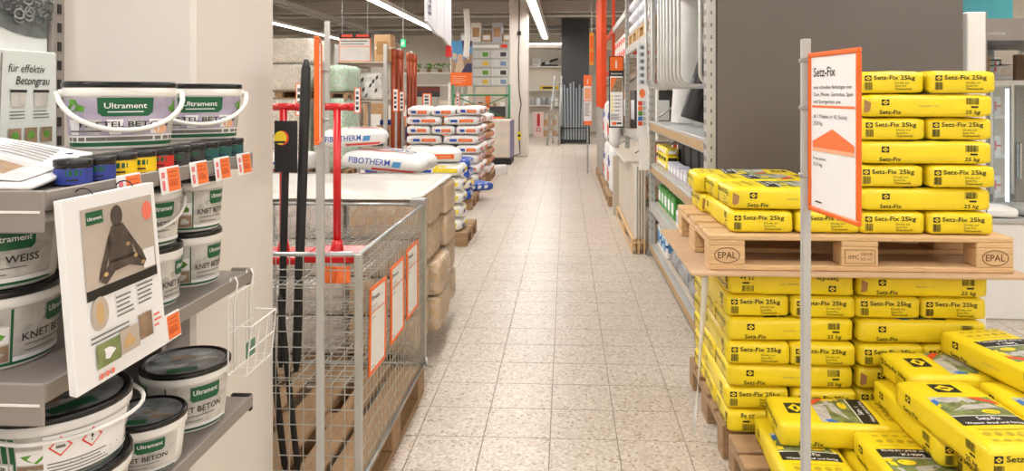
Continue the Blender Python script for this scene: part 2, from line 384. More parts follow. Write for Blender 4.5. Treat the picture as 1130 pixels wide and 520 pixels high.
# ------------------------------------------------------------------ sacks
def sack_geo(L, W, H, r=.03, bulge=.012, amp=.004, seed=0, n=(16, 10, 5), pinch=0, clamp=0):
    h = Vector((L/2, W/2, H/2)); idx = {}; vs = []; fs = []
    def vert(p):
        key = tuple(round(c, 5) for c in p)
        if key in idx: return idx[key]
        q = Vector((p[0]*h.x, p[1]*h.y, p[2]*h.z)); rr = min(r, h.z*.98)
        inn = Vector([max(-(h[i]-rr), min(h[i]-rr, q[i])) for i in range(3)]); dd = q-inn
        if dd.length > 1e-9: q = inn+dd.normalized()*min(dd.length, rr)
        fx, fy = 1-p[0]**2, 1-p[1]**2
        q.z += (bulge*fx*fy if p[2] > 0 else 0)
        if pinch: q.z *= 1-pinch*(p[0]**4)
        w = noise.noise_vector(Vector((q.x*9+seed*7.3, q.y*9, q.z*12)))*amp + noise.noise_vector(Vector((q.x*28+seed*3, q.y*28, q.z*30)))*amp*.35
        if p[2] < 0: w.z = abs(w.z)*.4
        if p[2] > 0: w.z *= .8
        w.x *= 1.2; q += w
        if clamp: q = Vector([max(-h[i]-clamp*(i < 2), min(h[i]+(clamp if i < 2 else bulge), q[i])) for i in range(3)])
        idx[key] = len(vs); vs.append(q+Vector((0, 0, H/2))); return idx[key]
    def face(ax, sg):
        o = [i for i in range(3) if i != ax]; a, b = o
        for i in range(n[a]):
            for j in range(n[b]):
                c = []
                for di, dj in ((0,0),(1,0),(1,1),(0,1)):
                    p = [0,0,0]; p[ax] = sg; p[a] = -1+2*(i+di)/n[a]; p[b] = -1+2*(j+dj)/n[b]; c.append(vert(p))
                fs.append(tuple(c))
    for ax in range(3):
        for sg in (-1, 1): face(ax, sg)
    return vs, fs
def surf(bvh, face, H):
    ax = {'front': ((1,0,0),(0,0,1),(0,-1,0)), 'back': ((-1,0,0),(0,0,1),(0,1,0)), 'left': ((0,-1,0),(0,0,1),(-1,0,0)),
          'right': ((0,1,0),(0,0,1),(1,0,0)), 'top': ((0,-1,0),(1,0,0),(0,0,1)), 'topx': ((1,0,0),(0,1,0),(0,0,1))}[face]
    U, V, N = [Vector(a) for a in ax]
    def f(u, v, o):
        p = U*u+V*v+N*1.0
        if abs(N.z) < .5: p += Vector((0, 0, H/2))
        hit = bvh.ray_cast(p, -N)
        if hit[0] is None: return p-N*.9
        return hit[0]+N*o*1.0+hit[1]*(o if hit[1].dot(N) > 0 else -o)
    return f
def logo(d, u, v, s, ink, ground):
    d.rect(u-s*.62, v-s/2, u+s*.62, v+s/2, ink, 6, 6); d.quad([(u-s*.5, v), (u, v-s*.4), (u+s*.5, v), (u, v+s*.4)], ground, 6, 6)
    d.rect(u-s*.2, v-s*.09, u+s*.2, v+s*.09, ink, 3, 3)
BL, BW, BH = .513, .259, .0905
def yellow_bag(seed, valve):
    vs, fs = sack_geo(BL, BW, BH, .019, .004, .0042, seed, clamp=.0015)
    bvh = BVHTree.FromPolygons(vs, fs)
    o = MB().add(vs, fs, 0, True).build('mortar_bag', YEL); tag(o, 'yellow bag', 'bag')
    for f in ('left', 'right'):
        d = Decal(surf(bvh, f, BH), .0006); logo(d, -.098, .017, .021, 0, 1)
        d.text('Setz-Fix 25kg', -.076, .011, .165, 0, .017, .014)
        d.bars(-.112, -.03, .03, .03, 0); d.text('Direkt zur', .008, -.006, .058, 0, .008); d.text('Setz-Fix', .008, -.018, .046, 0, .008); d.text('Themenwelt', .008, -.03, .068, 0, .008, .01)
        d.build('end_print', [INK, YELPR], o)
    for f in ('front', 'back'):
        d = Decal(surf(bvh, f, BH), .0006); logo(d, -.165, .014, .024, 0, 1)
        d.text('Setz-Fix', -.19, -.033, .088, 0, .016, .014)
        d.build('brand_print', [INK, YELPR], o); d = Decal(surf(bvh, f, BH), .0006)
        d.bars(.15, .006, .05, .026, 0, 11); d.rect(.168, -.008, .196, -.001, 0); d.text('25 kg', .146, -.032, .058, 0, .015, .014, slant=.15)
        d.build('weight_print', [INK, YELPR], o)
        if f == 'front': d = Decal(surf(bvh, f, BH), .0006); d.text('04.03.2021 12:13', -.03, -.004, .075, 0, .006); d.build('date_print', [GREYINK], o)
    if valve:
        d = Decal(surf(bvh, 'front', BH), .0009); d.quad([(-.25, -.03), (-.226, -.02), (-.222, .012), (-.246, .026)], 0, 3, 5); d.build('paper_valve', [KRAFT], o)
    d = Decal(surf(bvh, 'top', BH), .0002); w = .105                 # u runs across the bag, v along it
    d.quad([(-w, -.05), (w, -.05), (w, .1), (-w, .1)], 3, 6, 6)
    d.quad([(-w, .06), (w*.5, .045), (w*.3, .1), (-w, .1)], 4, 4, 2)
    d.quad([(-.08, -.01), (.09, .02), (.07, .05), (-.02, .035)], 4, 4, 3)
    d.quad([(-w, .035), (-.082, .06), (-.085, .085), (-w, .075)], 5, 2, 2)
    d.quad([(.03, .1), (w, .035), (w, .058), (.07, .1)], 6, 4, 2)
    d.disc(.04, -.015, .03, .016, 1); d.text('25 kg', .022, -.02, .036, 0, .008)
    d.quad([(-w, -.105), (w, -.105), (w, -.045), (-w, -.045)], 0, 6, 3)
    d.text('Setz-Fix', 0, -.073, .075, 2, .02, .015, center=True); d.text('Wasser drauf und fertig', 0, -.098, .18, 2, .013, .012, center=True)
    d.quad([(-w, -.047), (w, -.047), (w, -.043), (-w, -.043)], 2, 6, 1)
    logo(d, 0, .17, .07, 0, 1)
    for i in range(5): d.disc(-.07+i*.035, -.16, .012, .012, 7); d.disc(-.07+i*.035, -.2, .012, .006, 7)
    d.rect(-.08, -.135, .08, -.131, 7)
    d.build('picture_panel', [INK, YELPR, WHITEPAPER, PHOTOG, PHOTOS, PHOTOB, REDPRINT, mat('olive_print', (196, 172, 40), .5)], o)
    return proto(o)
YB = [yellow_bag(1, True), yellow_bag(2, False), yellow_bag(3, True), yellow_bag(5, False)]
ORD = ['bottom', 'second', 'third', 'fourth', 'fifth', 'sixth', 'seventh', 'eighth', 'ninth']
NB = [0]
def ybag(x, y, z, rz, label, group, tilt=(0, 0), j=.011, p=None):
    NB[0] += 1
    p = p or YB[NB[0] % 4]
    return place(p, (x+random.uniform(-j, j)*.3, y+random.uniform(-j, j)*(1.6 if abs(rz) == 90 else .5), z), 0, label, group,
          rot=(math.radians(tilt[0]), math.radians(tilt[1]), math.radians(rz+random.uniform(-1.3, 1.3))))
PITCH = .0955
def block(x0, y0, z0, layers, where, group, back=False, odd_end=True, flip=False):
    """one block of bags .53 square: layers of two bags end-on alternate with two lying crosswise"""
    for k in range(layers):
        z = z0+k*PITCH; lay = ORD[k] if k < layers-1 else 'top'
        if (k % 2 == 0) == odd_end:
            for s, nm in ((0, 'left'), (1, 'right')):
                ybag(x0+.131+s*.266, y0+.262, z, 90, 'yellow bag end-on, %s of two in %s layer, %s' % (nm, lay, where), group)
        else:
            r = random.choice((0, 0, 180))
            ybag(x0+.264, y0+.133, z+(BH if flip and k % 3 == 0 else 0), r, 'yellow bag lying crosswise in front, %s layer, %s' % (lay, where), group, (180, 0) if flip and k % 3 == 0 else (0, 0))
            ybag(x0+.264, y0+.40, z, r, 'yellow bag lying crosswise behind, %s layer, %s' % (lay, where), group)
        if back: ybag(x0+.264, y0+.665, z, 0, 'yellow bag at the back, %s layer, %s' % (lay, where), group)
pallet((1.26, 3.46, 0), 'weathered pallet on the floor under the tall lower yellow stacks')
g = 'yellow bags under the raised pallet'
block(.66, 2.985, .1445, 7, 'lower left stack', g, True, False, True)
block(1.19, 2.985, .1445, 7, 'lower right stack', g, False, False)
zt = .1445+7*PITCH+.006
tag(MB().box(.50, 1.83, 2.885, 3.82, zt, zt+.012, .002).build('plywood_sheet', PLY), 'thin plywood sheet between the lower yellow stacks and the raised pallet', 'board')
pz = zt+.0125
pallet((1.18, 3.335, pz), 'pale new pallet raised on the yellow bags, with oval stamp', 0, True, marks=True)
g = 'yellow bags on the raised pallet'; pz += .1445
block(1.195, 2.965, pz, 7, 'tall stack on raised pallet', g)
block(.665, 2.975, pz, 2, 'low stack on raised pallet', g)
ybag(.90, 3.605, pz, 2, 'yellow bag at the back, bottom layer, low stack on raised pallet', g)
ybag(.88, 3.60, pz+PITCH, -3, 'yellow bag at the back, top layer, low stack on raised pallet', g)
# film strip hanging from the sheet
mb = MB(); mb.grid(lambda u, v: (.545+.03*u*math.cos(v*2)-.03*v*v, 2.9+.02*u+.03*math.sin(v*4), zt-.005-(zt-.2)*v), 2, 10)
o = mb.build('film_strip', mat('milky_film', (232, 230, 226), .4, alpha=.75)); o.modifiers.new('s', 'SOLIDIFY').thickness = .0015
tag(o, 'white strip of film hanging under the plywood sheet corner', 'plastic film')
# front pallet with the loose pile
pallet((1.27, 2.59, 0), 'weathered pallet at the front, under the loose yellow bags')
g = 'yellow bags on the front pallet'; z1 = .1445
F = 'front pallet'
for x, y, r, l in ((.885, 2.70, 88, 'yellow bag at left back corner of front pallet, bottom layer'), (1.155, 2.70, 90, 'yellow bag second from left in bottom layer, front pallet'), (1.425, 2.70, 90, 'yellow bag third from left in bottom layer, front pallet'),
                   (1.695, 2.70, 90, 'yellow bag rightmost in bottom layer, front pallet'), (1.02, 2.30, 0, 'yellow bag crosswise at the front edge by the post, bottom layer'), (1.55, 2.30, 0, 'yellow bag crosswise at the front edge, right one, bottom layer')):
    ybag(x, y, z1, r, l, g)
ybag(1.05, 2.80, z1+PITCH, 177, 'yellow bag lying crosswise before the lower left stack, second layer', g, p=YB[1])
ybag(1.16, 2.395, z1+PITCH, -91, 'yellow bag with upside-down lettering beside the sign post', g, p=YB[3])
ybag(1.45, 2.68, z1+PITCH, 90, 'yellow bag in second layer of right front pile, left one', g)
ybag(1.72, 2.68, z1+PITCH, 90, 'yellow bag in second layer of right front pile, right one', g)
ybag(1.57, 2.275, z1+PITCH, 0, 'yellow bag crosswise at the front, second layer of right front pile', g)
ybag(1.335, 2.63, z1+2*PITCH, 91, 'yellow bag in third layer of right front pile, left one', g)
ybag(1.605, 2.63, z1+2*PITCH, 90, 'yellow bag in third layer of right front pile, right one', g)
ybag(1.50, 2.225, z1+2*PITCH, 0, 'yellow bag crosswise at the front, third layer of right front pile', g)
ybag(1.505, 2.79, z1+3*PITCH, 180, 'yellow bag lying crosswise behind the large front bag, logo up', g, p=YB[0])
ybag(1.325, 2.385, z1+3*PITCH, 93, 'large yellow bag in front on the right pile, picture side up', g, p=YB[2])
ybag(1.60, 2.385, z1+3*PITCH, 90, 'yellow bag right of the large front bag, fourth layer', g)
ybag(1.645, 2.67, z1+4*PITCH, -78, 'topmost yellow bag of the right front pile', g, p=YB[1])

# ------------------------------------------------------------------ price signs
def sign(name, label, loc, rot, w, h, title, rows, frame=ORANGE, cat='price sign', group=None, picture=True, thick=.012, bar=.014):
    t = thing(name, label, cat, loc, 0, group, rot)             # origin bottom left, facing -y
    m = MB()
    m.box(0, w, -thick, 0, 0, bar, .003); m.box(0, w, -thick, 0, h-bar, h, .003); m.box(0, bar, -thick, 0, bar, h-bar, .003); m.box(w-bar, w, -thick, 0, bar, h-bar, .003)
    m.build('frame', frame, t)
    MB().box(bar*.5, w-bar*.5, -thick*.6, -thick*.3, bar*.5, h-bar*.5).build('sheet', WHITEPAPER, t)
    for U, N, y, x0 in (((1,0,0), (0,-1,0), -thick*.6, bar), ((-1,0,0), (0,1,0), -thick*.3, w-bar)):
        d = Decal(planar((x0, y, bar), U, (0,0,1), N), .0006); iw, ih = w-2*bar, h-2*bar
        v = ih*.9
        if title: d.text(title, iw*.06, v-ih*.03, iw*.5, 0, ih*.06, .012)
        v -= ih*.1
        for r in rows:
            if r == '-': d.rect(iw*.03, v+ih*.005, iw*.97, v+ih*.02, 1); v -= ih*.05
            else:
                d.text(r, iw*.06, v-ih*.012, iw*min(.88, .03*len(r)), 0, ih*.024); v -= ih*.047
        if picture:
            d.rect(iw*.04, ih*.4, iw*.96, ih*.44, 1); d.poly([(iw*.04, ih*.44), (iw*.96, ih*.44), (iw*.5, ih*.53)], 1); d.rect(iw*.04, ih*.375, iw*.96, ih*.4, 2)
            d.text('Preis gesamt', iw*.06, ih*.32, iw*.3, 0, ih*.02); d.text('25,0 kg', iw*.06, ih*.28, iw*.2, 0, ih*.022)
        d.build('lettering', [INK, ORTAG, ORPALE], t)
        d = Decal(d.p, .0006); d.rect(iw*.1, ih*.035, iw*.25, ih*.045, 0); d.build('footer_mark', [INK], t)
    return t
def post(name, label, x, y, z0, z1, r=.0125, clips=()):
    t = thing(name, label, 'sign post', (x, y, 0))
    MB().box(-r, r, -r, r, z0, z1, .003).build('tube', STEEL if r > .02 else GREYL, t)
    MB().box(-.05, .05, -.05, .05, 0, .006, .002).build('foot_plate', STEEL, t)
    for z in clips: MB().box(-r-.004, r+.012, -r-.004, r+.004, z, z+.012, .002).build('clip', STEEL, t)
    return t
p = at(889, 43, 2.16)
post('sign_post', 'slim grey sign post standing before the yellow bags', p.x, 2.16, .006, p.z, clips=(1.64, 1.30, 1.5))
a = at(894, 60, 2.15); b = at(950, 53, 1.875); dx, dy = b.x-a.x, b.y-a.y
sign('price_sign', 'white price sign in orange frame on the post before the yellow bags', (a.x+.004, a.y, 1.205), (0, 0, math.atan2(dy, dx)), math.hypot(dx, dy), .462,
     'Setz-Fix', ['zum schnellen Befestigen von', 'Zaun, Pfosten, Gartenbau, Spiel-', 'und Sportgeräten usw.', '-', 'ab 1 Palette (= 42 Stück)', '25,0 kg'])

# ------------------------------------------------------------------ bucket display at left
LX, YA, YB_ = -.838, 1.114, 1.872; BXK = -1.36
ZT, ZM, ZL = 1.385, 1.074, .737
def shelf(z, label, lip=.028):
    t = thing('display_shelf', label, 'shelf', (0, 0, z), 0, 'shelves of the bucket display')
    MB().box(BXK, LX-.004, YA+.004, YB_, -.012, 0, .002).build('deck', SHELFG, t)
    MB().box(LX-.006, LX, YA, YB_+.004, -lip, .004, .002).build('edge_lip', SHELFG, t)
    e = MB().box(BXK, LX, YA-.006, YA, -.064, .006, .006).build('end_plate', SHELFG, t)
    MB().box(BXK, LX-.006, YA-.0075, YA-.006, -.031, -.027).build('label_groove', WHITEP, e)
    MB().box(LX-.06, LX-.002, YB_, YB_+.012, -.04, .006, .004).build('end_bracket', BLACKM if z < 1 else SHELFG, t)
    MB().prism([(BXK, -.012), (LX-.1, -.012), (BXK, -.11)], 'y', YB_-.006, YB_-.002).build('gusset', SHELFG, t)
    return t
shelf(ZT, 'taupe metal shelf of bucket display, top one with orange tags')
shelf(ZM, 'taupe metal shelf of bucket display, middle one with wire holder')
shelf(ZL, 'taupe metal shelf of bucket display, lowest one with single large buckets')
t = thing('bucket_display', 'white backboard of the bucket display with stone picture and info sheet', 'display panel', (BXK, 0, 0))
MB().box(-.03, 0, .5, YB_-.04, .02, 1.62, .002).build('back_panel', SHELFG, t)
MB().box(-.03, 0, .5, YB_-.06, 1.62, 2.5, .002).build('header_board', mat('lit_white_board', (226, 230, 230), .5, var=.02), t)
MB().box(-.035, .012, YB_-.055, YB_-.01, .0, 2.6, .003).build('upright', SHELFG, t)
slot = MB()
for k in range(10): slot.box(.0125, .014, YB_-.04, YB_-.026, 1.36+k*.05, 1.385+k*.05)
o = slot.build('upright_slots', BLACKM, t); o['kind'] = 'stuff'
o = MB().box(.002, .03, .6, YB_-.065, 1.395, 1.655, .004).build('info_sheet', mat('info_sheet_pale', (222, 228, 226), .4, var=.02), t)
d = Decal(planar((.0305, 1.55, 1.525), (0,1,0), (0,0,1), (1,0,0)), .0006)
d.text('für effektiv', .09, .075, .12, 0, .02, slant=.25); d.text('Betongrau', .115, .045, .11, 0, .02, .01, slant=.25)
d.quad([(-.1, .09), (.03, .09), (.03, .125), (-.1, .125)], 1, 2, 1); d.lines(-.08, .05, .1, 9, .018, .005, 2)
d.quad([(.058, -.12), (.062, -.12), (.074, .12), (.07, .12)], 3, 1, 2)
for k in range(2):
    u = .1+k*.075; d.quad([(u, -.01), (u+.045, -.01), (u+.048, .025), (u-.003, .025)], 4, 1, 1); d.quad([(u-.004, .025), (u+.05, .025), (u+.05, .032), (u-.004, .032)], 0, 1, 1)
    d.lines(u-.005, -.02, .055, 3, .008, .003, 2)
for k in range(3): d.rect(.09+k*.052, -.1, .13+k*.052, -.062, 5); d.disc(.11+k*.052, -.08, .012, .01, 6)
d.build('sheet_print', [INK, GREEN, GREYINK, SHELFG, PHOTOW, PHOTOBR, LEAF], o)
# the wicker-like stone ball picture on the header board
_pl = planar((.001, 1.78, 1.95), (0,1,0), (0,0,1), (1,0,0)); d = Decal(lambda u, v, o: _pl(min(u, .03), v, o), .0004)
d.disc(0, 0, .34, .26, 0, 48)
for k in range(420):
    a = PI*.5+random.random()*1.25*PI; q = math.sqrt(random.random())*.86
    d.ring(q*.34*math.cos(a), q*.26*math.sin(a), .018, .014, .004, random.choice((1, 2)), 8)
d.build('ball_picture', [mat('stone_picture', (112, 118, 118), .6, var=.25, scale=30), mat('stone_light', (158, 162, 160), .6), mat('stone_dark', (78, 82, 84), .6)], t)
o = MB().prism([(-1.35, .02), (-1.07, .02), (-1.045, .4), (-1.10, 1.03), (-1.35, 1.03)], 'y', YB_-.002, YB_+.02).build('side_gable', mat('gable_grey', (150, 146, 150), .5, var=.03))
tag(o, 'grey end panel of the bucket display below the middle shelf', 'panel')

# buckets
def bucket(R, H, label, kind='knet', seed=0, ax=1, ay=1, power=2, handle=0, name='concrete_bucket', drop=.5):
    """origin on its base, label faces -y before rotation; handle: 0 none, 1 bail hanging at the front"""
    t = thing(name, label, 'bucket', (0,0,0), 0, 'buckets of modelling concrete')
    rb = .88; hl = .022*min(1, H/.13)+.0
    zr = H-.03
    MB().lathe([(R*rb*.97, 0), (R*rb, .004), (R*.985, zr), (R*.985, H-.02)], 36, 0, ax=ax, ay=ay, power=power).build('tub', WHITEP, t)
    MB().lathe([(R*.99, zr-.002), (R*1.025, zr+.001), (R*1.025, zr+.016), (R*.99, zr+.019)], 36, 0, ax=ax, ay=ay, power=power).build('collar', WHITEP, t)
    lid = MB().lathe([(R*.98, H-.014), (R*1.035, H-.012), (R*1.035, H-.003), (R*1.0, H), (R*.955, H), (R*.94, H-.004), (R*.5, H-.0042)], 36, 0, ax=ax, ay=ay, power=power).build('lid', BLACK, t)
    d = Decal(planar((0, 0, H-.0042), (1,0,0), (0,1,0), (0,0,1)), .0005)
    d.disc(0, 0, R*.9*ax, R*.9*ay, 0, 28)
    for k in range(5): d.disc(random.uniform(-.5, .5)*R*ax, random.uniform(-.5, .5)*R*ay, R*.3, R*.12, random.choice((1, 2, 3, 1)), 9, .3)
    d.rect(-R*.4, -R*.75, R*.25, -R*.5, 4)
    d.build('lid_picture', [PHOTOD, mat('photo_slate', (150, 158, 166), .3, var=.4, scale=20), PHOTOBR, PHOTOS, GREEN], lid)
    # wrapped label; u is arc length from the front, v height
    def wrap(u, v, off):
        a = -PI/2+u/(R*max(ax, .01)); c0, s0 = math.cos(a), math.sin(a)
        if power != 2:
            q = (abs(c0)**power+abs(s0)**power)**(-1/power); c0 *= q; s0 *= q
        rr = R*(rb+(.985-rb)*v/zr)+.0008+off*1.5
        return Vector((rr*ax*c0, rr*ay*s0, v))
    d = Decal(wrap, .0003); hh = zr; b = hh*.06; tp = hh*.97
    GR, PW, INKi, WH, LF, PB, ST, LI = range(8)
    if kind == 'pastel':
        wd = R*1.05
        d.rect(-wd*1.35, b, wd*1.35, b+hh*.07, GR, 16, 1); d.rect(-wd*1.35, b+hh*.08, wd*1.35, b+hh*.2, WH, 16, 1); d.rect(-wd*1.2, b+hh*.1, wd*1.0, b+hh*.17, 8, 16, 1)
        d.rect(-wd*1.35, b+hh*.2, wd*1.35, tp, LI, 16, 3)
        for k in range(6): d.quad([(-wd+k*wd*.36, b+hh*.22), (-wd*.8+k*wd*.36, b+hh*.22), (-wd*.76+k*wd*.36, b+hh*.5), (-wd*1.04+k*wd*.36, b+hh*.5)], ST if k % 2 else WH, 3, 2)
        d.disc(-wd*.85, hh*.8, wd*.18, hh*.12, LF, 10, .4); d.disc(wd*.9, hh*.78, wd*.12, hh*.12, LF, 10, .4); d.disc(wd*.62, hh*.36, wd*.12, hh*.09, 9)
        d.quad([(-wd*.45, hh*.68), (wd*.45, hh*.68), (wd*.45, hh*.97), (-wd*.45, hh*.97)], GR, 8, 2); d.quad([(-wd*.38, hh*.62), (wd*.38, hh*.62), (wd*.45, hh*.69), (-wd*.45, hh*.69)], GR, 8, 1)
        d.text('Ultrament', 0, hh*.77, wd*.7, WH, hh*.1, .012, center=True); d.rect(-wd*.3, hh*.69, wd*.3, hh*.71, WH, 6, 1)
        d.text('PASTEL BETON', 0, hh*.42, wd*1.5, INKi, hh*.1, .012, center=True)
        d.rect(-wd*1.0, hh*.33, -wd*.4, hh*.36, 8, 4, 1)
    else:
        d.rect(-R*2.6, b, R*1.2, b+hh*.05, GR, 30, 1); d.rect(-R*2.6, b+hh*.05, R*1.2, tp, PW, 30, 3)
        d.rect(-R*1.02, b+hh*.05, -R*.98, tp, GR, 1, 3); d.rect(-R*.47, b+hh*.05, -R*.43, tp, GR, 1, 3); d.rect(-R*1.42, b+hh*.4, -R*1.02, tp, GR, 3, 3)
        d.rect(-R*1.4, b+hh*.08, -R*1.04, b+hh*.36, WH, 2, 2); d.bars(-R*1.34, b+hh*.12, R*.2, hh*.2, INKi, 6)
        for k in range(3): d.rect(-R*.96, b+hh*(.07+.3*k), -R*.49, b+hh*(.34+.3*k), (PB, WH, ST)[k], 4, 2)
        d.disc(-R*.72, b+hh*.5, R*.15, hh*.1, LF, 9, .3); d.disc(-R*.72, b+hh*.2, R*.14, hh*.07, ST, 9, .3)
        for q in range(4): d.disc(R*(-.2+.35*q), hh*(.5+.12*(q % 2)), R*.2, hh*.12, ST, 12, .35)
        d.rect(R*.1, hh*.68, R*.82, hh*.94, GR, 7, 2); d.quad([(R*.16, hh*.63), (R*.76, hh*.63), (R*.82, hh*.69), (R*.1, hh*.69)], GR, 6, 1)
        d.text('Ultrament', R*.46, hh*.77, R*.6, WH, hh*.1, .012, center=True)
        d.text('BETON WEISS' if kind == 'weiss' else 'KNET BETON', R*.3, hh*.42, R*1.2, INKi, hh*.12, .01, center=True)
        d.rect(-R*.25, hh*.33, R*.7, hh*.35, 8, 6, 1); d.rect(-R*.25, hh*.23, R*.4, hh*.25, 8, 5, 1); d.rect(-R*.43, b+hh*.05, R*1.2, b+hh*.12, WH, 16, 1)
        if kind == 'hazard':
            d.rect(-R*.6, b+hh*.06, R*.75, tp, WH, 10, 3)
            for k in range(2):
                u = -R*.38+k*R*.42; s = hh*.21
                d.quad([(u-s, hh*.72), (u, hh*.72-s), (u+s, hh*.72), (u, hh*.72+s)], 10, 6, 6); d.quad([(u-s*.8, hh*.72), (u, hh*.72-s*.8), (u+s*.8, hh*.72), (u, hh*.72+s*.8)], WH, 6, 6)
            d.text('!', R*.02, hh*.65, R*.035, INKi, hh*.15); d.rect(-R*.44, hh*.69, -R*.32, hh*.75, 8); d.lines(-R*.55, hh*.4, R*1.2, 5, hh*.07, hh*.025, 8)
    d.build('label_wrap', [GREEN, PHOTOW, INK, WHITEPAPER, LEAF, PHOTOBR, PHOTOS, PHOTOL, GREYINK, mat('peach_print', (232, 176, 140), .5), REDPRINT], t)
    if handle:
        pts = []
        for k in range(17):
            a = PI*k/16; x = R*1.06*ax*math.cos(a); dz = math.sin(a)
            pts.append((x*(1.06 if handle > 1 else 1), -R*ay*(.12+.99*math.sin(a)**.7)-.006, zr+.006-dz*H*drop))
        h = MB().tube(pts, .0055 if handle > 1 else .004, 8).build('bail_handle', WHITEP, t)
        for s in (-1, 1): MB().tube([(s*R*ax*1.0, -R*ay*.1, zr+.006), (s*R*ax*1.09, -R*ay*.1, zr+.006)], .008, 10).build('pivot', WHITEP, t)
    return t
def face_cam(x, y, extra=0): return math.atan2(-x, y)*1.0+math.radians(extra)   # turns -y towards the camera
def put(b, x, y, z, extra=0): b.location = (x, y, z); b.rotation_euler = (0, 0, -math.atan2(-x, y)*-1+math.radians(extra)); return b
# riser board behind the colour pots carries the two oval buckets
t = thing('riser_board', 'narrow grey riser behind the colour pots, under the oval buckets', 'shelf')
MB().box(-1.1, -.908, 1.33, 1.866, ZT+.036, ZT+.047, .002).build('riser_top', SHELFG, t)
for y in (1.335, 1.856): MB().box(-1.1, -.91, y, y+.006, ZT+.0002, ZT+.036).build('riser_leg', SHELFG, t)
ZR = ZT+.0475
put(bucket(.104, .14, 'large white oval bucket with black lid, handle down, on the riser', 'pastel', ax=1, ay=.66, power=3.2, handle=2, name='oval_bucket', drop=.55), -.955, 1.49, ZR, 8)
put(bucket(.104, .14, 'second white oval bucket with handle, nearest the white pillar', 'pastel', ax=1, ay=.66, power=3.2, handle=2, name='oval_bucket', drop=.55), -.945, 1.785, ZR, 8)
bh = .134
def stack2(x, y, z, R, H, e, names, kinds, handles):
    for k in range(2): put(bucket(R, H, names[k], kinds[k], handle=handles[k]), x+random.uniform(-.003, .003), y, z+k*(H+.0008), e[k])
stack2(-.945, 1.755, ZM+.0005, .074, bh, (28, 30), ('round bucket on middle shelf beside the wire holder, lower of two', 'round bucket right under the shelf tags, upper of two at shelf end'), ('knet', 'knet'), (0, 0))
stack2(-.955, 1.565, ZM+.0005, .080, bh, (48, 5), ('round bucket on middle shelf next to the hanging pad, lower of two', 'round bucket with hanging handle next to the hanging pad'), ('knet', 'knet'), (0, 1))
stack2(-1.03, 1.235, ZM+.0005, .108, .137, (42, -12), ('round bucket at the picture edge behind the pad, lower of two', 'round bucket at the picture edge under the magazine shelf, upper of two'), ('knet', 'weiss'), (0, 0))
put(bucket(.101, .148, 'single round bucket on lowest shelf, nearest the shelf end', 'knet'), -.945, 1.735, ZL+.0005, 0)
put(bucket(.082, .112, 'small round bucket on lowest shelf between two larger ones', 'knet'), -.925, 1.53, ZL+.0005, -20)
put(bucket(.122, .12, 'wide bucket on lowest shelf, underneath the hazard label bucket', 'knet'), -.967, 1.315, ZL+.0005, 0)
put(bucket(.122, .12, 'wide bucket with two red hazard diamonds below the hanging pad', 'hazard', handle=1, drop=.1), -.967, 1.315, ZL+.1215, 24)
stack2(-1.16, 1.60, ZL+.0005, .094, .122, (0, 5), ('bucket at the back of lowest shelf, lower of two', 'bucket at the back of lowest shelf, upper of two behind the pad'), ('knet', 'knet'), (0, 0))

# colour pots
POTC = [('blue', (46, 62, 150)), ('blue', (46, 62, 150)), ('yellow', (245, 205, 25)), ('yellow', (245, 205, 25)), ('red', (205, 40, 34)), ('charcoal', (58, 58, 62)), ('charcoal', (58, 58, 62)), ('teal', (28, 88, 92)), ('teal', (28, 88, 92)), ('teal', (28, 88, 92))]
PL = ['blue colour pot nearest the magazine', 'blue colour pot next to the yellow ones', 'yellow colour pot next to the blue ones', 'yellow colour pot next to the red one', 'red colour pot in the row on the top shelf', 'charcoal colour pot next to the red one', 'charcoal colour pot next to the teal ones', 'teal colour pot next to the charcoal ones', 'teal colour pot, middle of three', 'teal colour pot at the shelf end']
for k, (n, c) in enumerate(POTC):
    y = 1.225+k*.0665
    t = thing('pigment_pot', PL[k], 'pot', (-.872, y, ZT+.0005), math.radians(35), 'colour pots on the top shelf')
    MB().lathe([(.027, 0), (.029, .003), (.029, .034), (.027, .036)], 20).build('jar', BLACK if n != 'yellow' else mat('pot_yellow', POTC[2][1], .4), t)
    MB().lathe([(.03, .033), (.031, .035), (.031, .044), (.029, .046)], 20).build('lid', BLACK, t)
    d = Decal(lambda u, v, off: Vector(((.0295+off)*math.sin(u/.029), -(.0295+off)*math.cos(u/.029), v)), .0003)
    d.rect(-.06, .003, .06, .03, 0, 14, 1); d.rect(-.012, .018, .012, .028, 1, 3, 1); d.rect(-.01, .009, .008, .012, 2, 3, 1)
    d.build('label', [mat('pot_'+n, c, .45), GREEN, INK], t)

# orange shelf tags, pad, magazine, wire holder
for y, z, l in ((1.33, ZT, 'orange shelf tag next to the hanging pad'), (1.47, ZT, 'orange shelf tag, second from the hanging pad'), (1.59, ZT, 'orange shelf tag, middle of five on the top shelf'),
                (1.70, ZT, 'orange shelf tag, second from the top shelf end'), (1.818, ZT, 'orange shelf tag at the end of the top shelf'), (1.47, ZM, 'orange shelf tag hanging from the middle shelf')):
    t = thing('shelf_tag', l, 'price tag', (LX+.001, y, z-.012), 0, 'orange shelf tags', rot=(0, math.radians(-7), 0))
    MB().box(0, .003, -.037, .037, -.036, .02, .001).build('card', WHITEPAPER, t)
    d = Decal(planar((.003, 0, -.008), (0,1,0), (0,0,1), (1,0,0)), .0005)
    d.rect(-.012, -.024, .034, .024, 0); d.lines(-.008, .018, .036, 3, .009, .003, 1); d.rect(-.008, -.014, .024, -.004, 1); d.rect(-.034, -.02, -.024, .0, 2); d.rect(-.034, .006, -.022, .018, 2)
    d.build('tag_print', [ORTAG, mat('orange_dark_print', (214, 92, 40), .6), mat('pink_print', (226, 120, 130), .6)], t)
